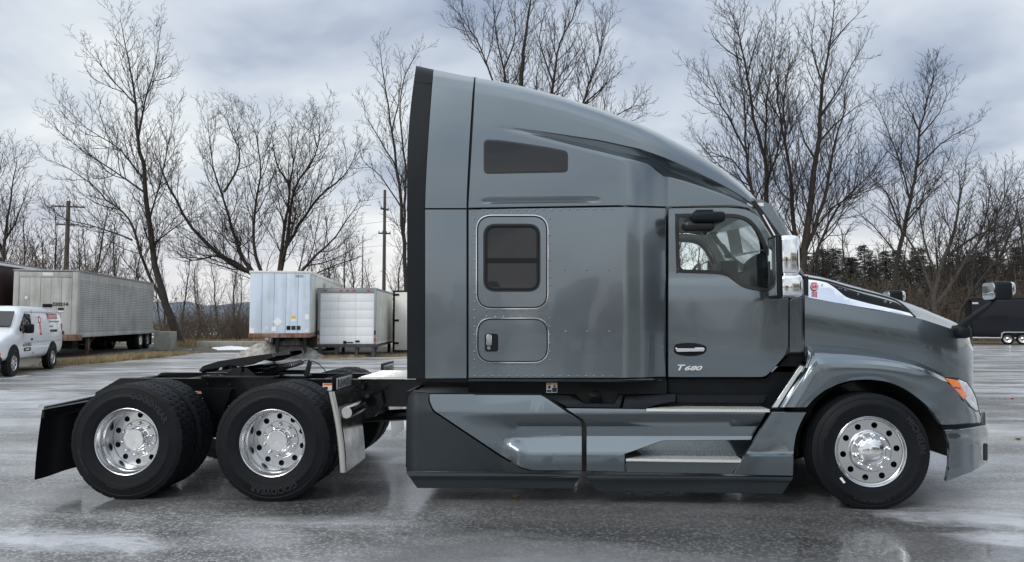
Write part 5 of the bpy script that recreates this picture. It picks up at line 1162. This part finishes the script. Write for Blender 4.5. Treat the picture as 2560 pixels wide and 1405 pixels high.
# ================================================================== TREES
def tubes_mesh(polys):
    """polys: (points, radii, sides) -> one mesh, built in bulk"""
    allV, allF = [], []; off = 0
    for S in sorted({p[2] for p in polys}):
        ps = [p for p in polys if p[2] == S]
        pts = np.concatenate([np.asarray(p[0], float) for p in ps]); rad = np.concatenate([np.asarray(p[1], float) for p in ps])
        ln = np.array([len(p[0]) for p in ps]); end = np.cumsum(ln); start = end-ln; N_ = len(pts)
        nx = np.minimum(np.arange(N_)+1, np.repeat(end-1, ln)); pv = np.maximum(np.arange(N_)-1, np.repeat(start, ln))
        t = pts[nx]-pts[pv]; t /= np.linalg.norm(t, axis=1)[:, None]+1e-9
        ref = np.repeat(pts[end-1]-pts[start], ln, axis=0); alt = np.where(np.abs(ref[:, 2:3]) > .7*np.linalg.norm(ref, axis=1)[:, None], np.array([[1., 0, 0]]), np.array([[0, 0, 1.]]))
        a = np.cross(t, alt); a /= np.linalg.norm(a, axis=1)[:, None]+1e-9; b = np.cross(t, a)
        q = np.arange(S)*2*np.pi/S
        V = pts[:, None, :]+rad[:, None, None]*(a[:, None, :]*np.cos(q)[None, :, None]+b[:, None, :]*np.sin(q)[None, :, None])
        i = np.setdiff1d(np.arange(N_), end-1); k = np.arange(S); k2 = (k+1) % S
        Fc = np.stack([i[:, None]*S+k, i[:, None]*S+k2, (i[:, None]+1)*S+k2, (i[:, None]+1)*S+k], -1).reshape(-1, 4)
        allV.append(V.reshape(-1, 3)); allF.append(Fc+off); off += N_*S
    V = np.concatenate(allV); Fc = np.concatenate(allF)
    me = bpy.data.meshes.new('tree'); me.vertices.add(len(V)); me.vertices.foreach_set('co', V.ravel()); me.loops.add(Fc.size); me.loops.foreach_set('vertex_index', Fc.ravel().astype(np.int32))
    me.polygons.add(len(Fc)); me.polygons.foreach_set('loop_start', np.arange(0, Fc.size, 4, dtype=np.int32)); me.polygons.foreach_set('use_smooth', np.ones(len(Fc), bool)); me.update(); me.validate()
    return me
class Grower:
    def __init__(s, seed, rmin=.007, trop=.10, ang=(32, 55), wander=.16, dens=(1.5, 2.6, 4.5), ratio=(.62, .48, .42), maxlev=3, droop=0.0, sect=.45):
        s.g = random.Random(seed); s.rmin, s.trop, s.ang, s.wander, s.dens, s.ratio, s.maxlev, s.sect = rmin, trop, ang, wander, dens, ratio, maxlev, sect; s.out = {0: [], 1: [], 2: [], 3: [], 4: [], 5: []}
    def rv(s): return Vector((s.g.gauss(0, 1), s.g.gauss(0, 1), s.g.gauss(0, 1)))
    def path(s, p, d, L, r, lev):
        n = max(3, int(L/(s.sect*(.7**lev)))); n = min(n, 12); pts = [p.copy()]; rad = [r]; d = d.copy(); e_ = max(s.rmin, r*.22)
        for i in range(n):
            d = (d+s.rv()*s.wander*(.6 if lev < 2 else 1)+Vector((0, 0, 1))*s.trop).normalized(); p = p+d*(L/n); pts.append(p.copy()); rad.append(max(s.rmin, r+(e_-r)*(i+1)/n))
        s.add(pts, rad, lev); return pts, rad
    def add(s, pts, rad, lev):
        r = rad[0]; s.out[min(lev, 5)].append((pts, rad, 10 if r > .12 else 6 if r > .045 else 4 if r > .02 else 3))
    def sprout(s, pts, rad, lev, L, t0=.15, scale=1.0, dens=None):
        """side shoots along a limb"""
        if lev > s.maxlev: return
        k_ = min(lev-1, len(s.dens)-1); n = max(2, int(L*(dens or s.dens[k_])*s.g.uniform(.8, 1.2))); az = s.g.uniform(0, 6.28)
        for i in range(n):
            t = t0+(1-t0)*(i+s.g.random())/n; f_ = t*(len(pts)-1); j = min(int(f_), len(pts)-2); u_ = f_-j
            p = pts[j].lerp(pts[j+1], u_); ax = (pts[j+1]-pts[j]).normalized(); r = rad[j]+(rad[j+1]-rad[j])*u_
            az += 2.4+s.g.uniform(-.5, .5); o = ax.orthogonal().normalized(); o.rotate(Matrix.Rotation(az, 3, ax)); a = R(s.g.uniform(*s.ang))
            d = (ax*math.cos(a)+o*math.sin(a)).normalized()
            if d.z < -.25: d.z *= .3; d.normalize()
            cl = L*s.ratio[k_]*(1-.62*t)*s.g.uniform(.6, 1.25)*scale; cl = max(cl, .25)
            cr = max(s.rmin, min(r*.66, .0085*cl+.003))
            q, rr = s.path(p, d, cl, cr, lev); s.sprout(q, rr, lev+1, cl)
def resample(pts, rad, step=.8, jit=0.0, g=None):
    o, ro = [], []
    for i in range(len(pts)-1):
        L = (pts[i+1]-pts[i]).length; n = max(1, int(L/step))
        for k in range(n):
            q = pts[i].lerp(pts[i+1], k/n)
            if g and jit and (i or k): q = q+Vector((g.gauss(0, jit), g.gauss(0, jit), g.gauss(0, jit*.5)))
            o.append(q); ro.append(rad[i]+(rad[i+1]-rad[i])*k/n)
    return o+[pts[-1]], ro+[rad[-1]]
def tree_things(name, label, loc, G_, mt='bark', group=None, loc_is_world=True):
    o = thing(name, label, 'tree', loc, 0, group)
    tk = tubes_mesh(G_.out[0]+G_.out[1]); cr = tubes_mesh(G_.out[2]+G_.out[3]+G_.out[4]+G_.out[5])
    for me in (tk, cr):
        if loc_is_world: me.transform(Matrix.Translation(-Vector(loc)))
    link('trunk', tk, mt, o, True, 0); link('crown', cr, 'twig', o, True, 0)['kind'] = 'stuff'
    return o
def hero(label, depth, stems, seed, group=None, mt='bark', spread=1.0, base=None, **kw):
    """stems: (list of photo points, base radius, tip radius); the depth wanders about the tree's own distance"""
    G_ = Grower(seed, **kw); g = G_.g; Yb = D(stems[0][0][0][0], depth).y
    for si, (pp, r0, r1) in enumerate(stems):
        dy = 0 if si == 0 else g.uniform(-1, 1)*.16*depth/10*spread; n = len(pp); pts = []
        for i, (a, b) in enumerate(spl(pp, 3)):
            f_ = i/(3*(n-1)); pts.append(P(a, b, Yb+dy*f_*2.2))
        if si == 0: pts[0].z = min(pts[0].z, -.1)
        rad = [lerp(r0*.85, r1*.7, (i/(len(pts)-1))**.75) for i in range(len(pts))]
        pts, rad = resample(pts, rad, .7, .035, g); G_.add(pts, rad, 0 if r0 > .1 else 1)
        L = sum((q-p).length for p, q in zip(pts, pts[1:]))
        G_.sprout(pts, rad, 2, min(L, 9.0)*kw.get('bl', 1.0) if False else min(L, 9.5), .16 if si else .28, spread, dens=L/min(L, 9.5)*2.2)
    b = P(*stems[0][0][0], Yb); return tree_things('bare_tree', label, (b.x, b.y, 0), G_, mt, group)
hk = dict(dens=(1.6, 2.2, 3.2, 3.6), ratio=(.6, .54, .48, .42), maxlev=4, rmin=.0082, ang=(28, 52), wander=.10)
hero('tall bare tree leaning left over the ribbed grey trailer', 46, [
    ([(455, 866), (425, 790), (396, 700), (376, 580), (362, 450), (345, 345), (336, 240), (320, 150), (300, 45)], .36, .02),
    ([(418, 765), (385, 715), (350, 630), (325, 550), (270, 500), (205, 440), (125, 400)], .16, .02),
    ([(345, 345), (362, 260), (385, 170), (400, 75)], .10, .015), ([(362, 450), (300, 375), (220, 320), (130, 235)], .09, .012), ([(360, 480), (290, 430), (200, 370), (120, 305)], .09, .012),
    ([(372, 560), (400, 460), (420, 360), (440, 265)], .08, .012), ([(338, 260), (290, 210), (240, 150), (205, 110)], .07, .012), ([(330, 600), (250, 570), (160, 545), (110, 500)], .08, .012), ([(380, 610), (450, 560), (520, 500)], .07, .012)], 11, **hk)
hero('broad many-limbed bare tree spreading behind the pale blue trailer', 47, [
    ([(690, 860), (688, 760), (640, 690), (570, 655), (480, 570), (425, 470), (392, 395)], .38, .03),
    ([(670, 730), (612, 655), (578, 570), (552, 480), (528, 390), (520, 300)], .20, .015), ([(665, 710), (640, 640), (634, 540), (652, 440), (640, 340), (620, 290)], .17, .015),
    ([(690, 740), (702, 630), (720, 520), (732, 420), (745, 310)], .21, .015), ([(692, 740), (716, 610), (735, 480), (790, 390), (800, 300)], .20, .02), ([(700, 740), (770, 660), (840, 590), (900, 500)], .18, .02),
    ([(712, 620), (790, 500), (860, 440), (890, 380)], .14, .02), ([(640, 690), (560, 640), (480, 650), (430, 620)], .14, .02), ([(700, 735), (800, 680), (900, 640)], .13, .02), ([(560, 480), (600, 400), (575, 320), (560, 285)], .10, .015), ([(725, 470), (690, 400), (680, 330)], .10, .015)], 12, spread=1.0, **{**hk, 'maxlev': 5, 'rmin': .0068, 'dens': (1.6, 2.3, 3.0, 3.2)})
hero('slim bare tree rising beside the sleeper cab edge', 50, [
    ([(1020, 860), (1015, 700), (1006, 560), (992, 420), (975, 300), (960, 200), (948, 105)], .24, .02), ([(1008, 580), (1015, 430), (1000, 290), (1012, 190), (1050, 120)], .14, .015), ([(992, 420), (950, 350), (915, 290), (905, 240)], .08, .012), ([(1004, 520), (950, 440), (905, 400), (900, 360)], .08, .012), ([(980, 330), (1000, 230), (1000, 150)], .07, .012)], 13, spread=.7, **hk)
hero('tall bare tree rising above the sloping cab roof', 50, [
    ([(1315, 866), (1312, 560), (1300, 300), (1303, 190), (1312, 100), (1325, 10), (1335, -60)], .42, .03), ([(1308, 430), (1270, 260), (1262, 180), (1240, 90), (1232, -30)], .2, .02), ([(1310, 430), (1372, 260), (1385, 190), (1400, 110), (1440, 20), (1450, -40)], .2, .02),
    ([(1312, 480), (1440, 290), (1470, 220), (1500, 130), (1510, 60)], .16, .02), ([(1240, 230), (1200, 120), (1165, 60), (1120, 0)], .1, .015), ([(1460, 260), (1510, 215), (1560, 170)], .1, .015), ([(1260, 170), (1290, 80), (1285, -20)], .1, .015), ([(1380, 200), (1350, 100), (1370, 0)], .1, .015), ([(1320, 500), (1480, 330), (1590, 265), (1600, 280)], .1, .012)], 14, **hk)
hero('tallest forked bare tree standing behind the windshield', 46, [
    ([(2003, 864), (2003, 700), (2012, 620), (2030, 480), (2046, 340), (2058, 210), (2075, 100), (2090, -20)], .42, .02), ([(2005, 670), (1985, 560), (1975, 430), (1955, 320), (1945, 230), (1935, 130)], .22, .02), ([(2008, 640), (2060, 500), (2080, 390), (2105, 290), (2120, 200)], .18, .02),
    ([(2004, 730), (2070, 560), (2120, 490), (2180, 430), (2245, 340)], .14, .015), ([(2040, 400), (2000, 330), (1990, 250)], .1, .015), ([(2050, 290), (2110, 200), (2165, 100)], .1, .015), ([(2060, 210), (2030, 120), (2040, 20)], .09, .012), ([(2044, 360), (2110, 290), (2190, 240)], .1, .012), ([(2070, 120), (2120, 60), (2160, 20)], .07, .012), ([(2006, 620), (2080, 520), (2170, 470), (2240, 420)], .1, .012)], 15, **hk)
hero('twin-stemmed bare tree directly above the cab visor', 47, [
    ([(1918, 864), (1917, 620), (1916, 480), (1912, 400), (1885, 300), (1868, 190), (1850, 100), (1820, 10)], .28, .02), ([(1917, 650), (1898, 560), (1882, 470), (1866, 380), (1862, 280), (1850, 180), (1835, 60)], .18, .02), ([(1870, 390), (1820, 290), (1780, 230), (1730, 175)], .1, .012), ([(1880, 470), (1830, 400), (1780, 380), (1730, 320)], .09, .012),
    ([(1912, 400), (1915, 280), (1925, 180), (1940, 60)], .12, .015), ([(1916, 460), (1950, 350), (1960, 250), (1975, 110)], .1, .015), ([(1865, 200), (1890, 110), (1910, 40)], .08, .012), ([(1885, 480), (1820, 460), (1760, 380)], .08, .012), ([(1855, 150), (1800, 110), (1770, 60)], .07, .012)], 16, **hk)
hero('slender bare tree leaning right above the hood', 48, [
    ([(2218, 864), (2232, 740), (2250, 620), (2275, 500), (2290, 420), (2302, 320), (2325, 230), (2336, 180)], .26, .02), ([(2275, 500), (2250, 410), (2220, 330), (2195, 255)], .09, .012), ([(2290, 420), (2350, 360), (2400, 330), (2455, 300)], .09, .012), ([(2300, 340), (2350, 280), (2385, 205)], .08, .012), ([(2255, 580), (2215, 480), (2170, 440)], .09, .012), ([(2262, 560), (2330, 480), (2400, 430)], .09, .012), ([(2300, 330), (2270, 270), (2250, 220)], .06, .01), ([(2246, 640), (2180, 560), (2130, 520)], .08, .012)], 17, **hk)
hero('low spreading bare tree behind the hood mirror', 44, [
    ([(2345, 864), (2335, 740), (2360, 650), (2390, 560), (2400, 480), (2395, 420)], .24, .02), ([(2340, 760), (2420, 640), (2490, 540), (2530, 440)], .16, .02), ([(2336, 740), (2300, 650), (2250, 570), (2180, 510)], .14, .02), ([(2370, 640), (2440, 590), (2520, 560), (2600, 500)], .12, .015), ([(2345, 700), (2310, 600), (2300, 510), (2310, 460)], .1, .015), ([(2400, 660), (2480, 620), (2560, 540), (2600, 440)], .1, .015)], 18, mt='bark_grey', **hk)
hero('tangled bare tree leaning over the black trailer', 49, [
    ([(2385, 864), (2400, 780), (2450, 700), (2520, 620), (2590, 560)], .2, .02), ([(2430, 730), (2440, 620), (2470, 520), (2480, 440)], .12, .015), ([(2480, 665), (2540, 640), (2620, 640)], .1, .015), ([(2410, 760), (2360, 680), (2330, 600)], .1, .015), ([(2500, 640), (2540, 540), (2550, 450)], .1, .015)], 19, mt='bark_grey', **hk)
hero('bare tree with upright shoots rising above the dark maroon trailer', 50, [
    ([(5, 864), (8, 640), (16, 560), (30, 470), (42, 395)], .2, .02), ([(8, 640), (-20, 530), (-5, 440), (10, 375)], .13, .015), ([(12, 600), (50, 530), (75, 450)], .1, .012), ([(8, 660), (-60, 560), (-90, 450)], .1, .012)], 20, **hk)
# ---- saplings and small trees of the hedge row: a few kinds, then copies
def proto(seed, h, r, **kw):
    G_ = Grower(seed, **kw); p = Vector((0, 0, -.05)); pts, rad = G_.path(p, Vector((G_.g.uniform(-.1, .1), G_.g.uniform(-.1, .1), 1)), h, r, 0); G_.sprout(pts, rad, 2, h*.62, .2, 1.0, dens=h/(h*.62)*2.6)
    if G_.g.random() < .6:
        q, rr = G_.path(Vector((.1, 0, 0)), Vector((G_.g.uniform(-.4, .4), G_.g.uniform(-.4, .4), 1)), h*.8, r*.7, 0); G_.sprout(q, rr, 2, h*.5, .2, 1.0, dens=h/(h*.5)*2.2)
    return tubes_mesh(G_.out[0]+G_.out[1]), tubes_mesh(G_.out[2]+G_.out[3]+G_.out[4])
pk = dict(dens=(1.6, 2.6, 3.6, 4), ratio=(.6, .62, .5, .45), maxlev=4, rmin=.009, ang=(25, 48), wander=.12)
protos = [proto(50+k, 7.5, .10, **pk) for k in range(5)]
for tk, cr in protos:
    tk.materials.append(m('bark')); cr.materials.append(m('twig'))
def bush(seed, h, n):
    G_ = Grower(seed, dens=(2.2, 2.4, 3), ratio=(.5, .45, .4), maxlev=3, rmin=.006, wander=.22, trop=.05, ang=(25, 60)); g = G_.g
    for i in range(n):
        a = g.uniform(0, 6.28); p = Vector((g.gauss(0, .5), g.gauss(0, .5), -.03)); d = Vector((math.cos(a)*.6, math.sin(a)*.6, 1)).normalized(); L = h*g.uniform(.6, 1.1); q, rr = G_.path(p, d, L, g.uniform(.014, .026), 1); G_.sprout(q, rr, 2, L, .2, .9)
    return tubes_mesh(G_.out[1]), tubes_mesh(G_.out[2]+G_.out[3]+G_.out[4])
bushes = [bush(80+k, 2.6, 22) for k in range(3)]
for tk, cr in bushes: tk.materials.append(m('brush')); cr.materials.append(m('brush'))
def place(name, pr, loc, s, rz, label, group, cat='tree', sz=None, a='trunk', b='crown'):
    o = thing(name, label, cat, loc, rz, group); o.scale = (s, s, sz or s)
    for n_, me in ((a, pr[0]), (b, pr[1])):
        c = bpy.data.objects.new(n_, me); col.objects.link(c); c.parent = o
    c['kind'] = 'stuff'
    return o
rg = random.Random(7)
for px, depth, hpx in ((60, 60, 520), (110, 56, 560), (135, 66, 500), (200, 58, 540), (232, 70, 470), (262, 60, 600), (292, 64, 520), (318, 72, 560), (460, 62, 600), (500, 70, 640), (545, 66, 620), (590, 74, 600), (760, 66, 610), (800, 60, 600), (842, 55, 590), (872, 62, 560), (900, 58, 580), (930, 68, 640), (985, 64, 560), (1002, 60, 600), (640, 78, 640), (410, 76, 580), (360, 68, 610)):
    q = D(px, depth); h = CAM.z+(800-hpx)*depth/F; s = h/8.2
    place('sapling', protos[rg.randrange(5)], (q.x, q.y, 0), s*.9, rg.uniform(0, 6.28), 'thin bare sapling in the hedge row behind the parked trailers', 'saplings behind the trailers', sz=s)
for px, depth, hpx in ((2040, 60, 560), (2075, 66, 600), (2130, 62, 540), (2165, 58, 620), (2200, 70, 580), (2290, 62, 560), (2360, 64, 530), (2430, 60, 520), (2470, 66, 500), (2510, 58, 480), (2540, 63, 520), (2580, 58, 480), (2400, 70, 560), (2320, 58, 640)):
    q = D(px, depth); h = CAM.z+(800-hpx)*depth/F; s = h/8.2
    place('sapling', protos[rg.randrange(5)], (q.x, q.y, 0), s*1.15, rg.uniform(0, 6.28), 'thin bare sapling in the thicket beyond the truck hood', 'saplings beyond the hood', sz=s)
for k in range(46):
    px = rg.uniform(400, 650) if k < 26 else rg.uniform(700, 1010); depth = rg.uniform(47, 62); q = D(px, depth); s = rg.uniform(.75, 1.35)
    place('shrub', bushes[rg.randrange(3)], (q.x, q.y, 0), s, rg.uniform(0, 6.28), 'leafless brown shrub in the scrub line behind the trailers', 'brown shrubs behind the trailers', 'shrub', None, 'stems', 'twigs')
for k in range(22):
    px = rg.uniform(-40, 200); depth = rg.uniform(46, 54); q = D(px, depth); s = rg.uniform(1.9, 2.6)
    place('shrub', bushes[rg.randrange(3)], (q.x, q.y, 0), s, rg.uniform(0, 6.28), 'tall leafless shrub tangled above the ribbed and maroon trailers', 'tall shrubs above the trailers', 'shrub', None, 'stems', 'twigs')
for k in range(44):
    px = rg.uniform(2020, 2620); depth = rg.uniform(54, 68); q = D(px, depth); s = rg.uniform(1.1, 2.2)
    place('shrub', bushes[rg.randrange(3)], (q.x, q.y, .3), s, rg.uniform(0, 6.28), 'leafless brown shrub in the thicket behind the truck hood', 'brown shrubs behind the hood', 'shrub', None, 'stems', 'twigs')
for k in range(26):
    px = 1040+k*38+rg.uniform(-15, 15); depth = rg.uniform(52, 66); q = D(px, depth)
    if k % 2: place('sapling', protos[rg.randrange(5)], (q.x, q.y, 0), rg.uniform(.9, 1.3), rg.uniform(0, 6.28), 'thin bare sapling seen through the cab windows', 'saplings behind the cab')
    else: place('shrub', bushes[rg.randrange(3)], (q.x, q.y, 0), rg.uniform(1.0, 1.7), rg.uniform(0, 6.28), 'leafless brown shrub in the hedge behind the cab', 'brown shrubs behind the cab', 'shrub', None, 'stems', 'twigs')
# ---- dark conifers with snow at the right
def conifer(seed):
    g = random.Random(seed); V, Fc = [], []; H = 9.0
    for lv in range(44):
        z = .8+lv/44*8.0; ln = 2.3*(1-(z/9.3))**.8+.15
        for k in range(7):
            a = g.uniform(0, 6.28); L = ln*g.uniform(.6, 1.15); d = Vector((math.cos(a), math.sin(a), -.22)); s_ = Vector((-math.sin(a), math.cos(a), 0))
            for i in range(9):
                t = (i+.5)/9; p = Vector((0, 0, z))+d*L*t+Vector((0, 0, .12*t*t*L)); ww = .30*(1-t*.55)*g.uniform(.5, 1.2)
                for sg in (-1, 1):
                    o = len(V); tip = p+s_*sg*ww+d*.22+Vector((0, 0, g.uniform(-.18, .05))); V += [p-d*.06, p+d*.10+Vector((0, 0, .03)), tip]; Fc.append((o, o+1, o+2))
    tk = tubes_mesh([([Vector((0, 0, 0)), Vector((0, 0, 4)), Vector((0, 0, 8.9))], [.16, .1, .02], 6)]); cr = mesh(V, Fc, False)
    tk.materials.append(m('bark')); cr.materials.append(m('needles')); cr.materials.append(m('snow'))
    cr.polygons.foreach_set('material_index', [1 if g.random() < .07 else 0 for _ in range(len(Fc))]); return tk, cr
cons = [conifer(k) for k in (1, 2, 3)]
for k in range(46):
    px = 2010+(k % 23)*27+rg.uniform(-12, 12); depth = rg.uniform(72, 84) if k < 23 else rg.uniform(88, 104); q = D(px, depth); s = rg.uniform(.72, 1.1)*depth/84
    place('conifer', cons[k % 3], (q.x, q.y, 1.0), s*1.25, rg.uniform(0, 6.28), 'dark evergreen conifer on the snowy bank beyond the bare thicket', 'conifers on the far bank', sz=s)
# ---- dry grass along the edge of the lot
g = np.random.RandomState(3); V, Fc = [], []
def blades(n, fx, smin, smax):
    for i in range(n):
        x, y = fx(); h = g.uniform(smin, smax); a = g.uniform(0, 6.28); w_ = .012; l = g.randn(2)*h*.35; o = len(V)
        V.extend([(x-w_*math.cos(a), y-w_*math.sin(a), -.01), (x+w_*math.cos(a), y+w_*math.sin(a), -.01), (x+l[0]*.4, y+l[1]*.4, h*.6), (x+l[0], y+l[1], h)]); Fc.extend([(o, o+1, o+2), (o, o+2, o+3)])
bx = [q for q in bl if -22 < q.x < -6]
def near_edge():
    q = bx[g.randint(len(bx))]; return q.x+g.uniform(-.4, .4), q.y+abs(g.randn())*.9+.1
bx = [q for q in bl if q.x < -17.5 or -9.5 < q.x < -5]
blades(5000, near_edge, .04, .16)
A0 = [G(150, 917), G(400, 893)]
def under_a(): t = g.rand(); q = A0[0].lerp(A0[1], t); return q.x+g.uniform(-1.2, .2), q.y+g.uniform(0, 2.6)
blades(6000, under_a, .05, .26)
def field(): q = D(g.uniform(400, 660), g.uniform(42, 60)); return q.x, q.y
blades(6000, field, .1, .45)
def rightf(): q = D(g.uniform(2400, 2580), g.uniform(55, 75)); return q.x, q.y
blades(5000, rightf, .15, .5)
tag(obj('dry_grass', (V, Fc), 'dry_grass', None, True, 0), 'tan dry grass tufts along the edge of the lot and under the ribbed trailer', 'grass', kind='stuff')
# ---- across the yard, seen only as reflections in the paint and chrome
b_ = thing('warehouse', 'long beige warehouse with dark tall windows across the yard', 'building', (34, -52, 0), R(12))
obj('wall', box(-14, 14, -9, 9, 0, 7.5), 'beige_wall', b_, True); obj('roof', box(-14.3, 14.3, -9.3, 9.3, 7.5, 7.9), 'grey_metal', b_, True)
for k in range(9): obj('window', box(-12.5+k*3, -10.9+k*3, 9.0, 9.06, 1.5, 5.2), 'dark_glass', b_, True)
for k in range(46):
    a = R(-168+k*3.5+rg.uniform(-1, 1)); dd = rg.uniform(85, 110); x, y = dd*math.cos(a), -7+dd*math.sin(a)
    place('conifer', cons[k % 3], (x, y, 0), rg.uniform(1.3, 1.9), rg.uniform(0, 6.28), 'dark evergreen conifer in the row across the yard', 'conifers across the yard', sz=rg.uniform(.6, .95))

# ---- unseen box trailers added across the yard for dark and pale reflections
mat('trailer_red', (.16, .02, .02), .4, var=.2); mat('trailer_char', (.02, .022, .026), .35, coat=.4); mat('trailer_white', (.7, .7, .68), .45, var=.1)
for (x, y, rz, L_, mm, lab) in ((13.5, -2.2, -78, 9, 'trailer_char', 'unseen charcoal box trailer added off the truck nose for its dark reflection'), (-4.5, -38, 88, 12, 'trailer_white', 'unseen white box trailer added across the yard for its reflection'), (1.5, -37, 91, 12, 'trailer_char', 'unseen charcoal box trailer added across the yard for its reflection'), (6.0, -39, 89, 12, 'trailer_red', 'unseen dull red box trailer added across the yard for its reflection'), (-11, -40, 90, 12, 'beige_wall', 'unseen tan box trailer added across the yard for its reflection')):
    o = thing('box_trailer', lab, 'trailer', (x, y, 0), R(rz)); s = -1 if y < -20 else 1
    obj('body', box(0, L_*s, -1.25, 1.25, 1.1, 4.0, .03) if s > 0 else box(-L_, 0, -1.25, 1.25, 1.1, 4.0, .03), mm, o, True)
    obj('bottom_rail', box(min(0, L_*s), max(0, L_*s), -1.27, 1.27, .98, 1.095, .01), 'grey_metal', o, True); legs(o, 2.2*s, -.9, .9, .97, 'grey_metal')
    for wx in (.72, .86):
        for wy in (-1.0, 1.0): tyre_simple('wheel', (L_*s*wx, wy, .5), .5, .4, o)
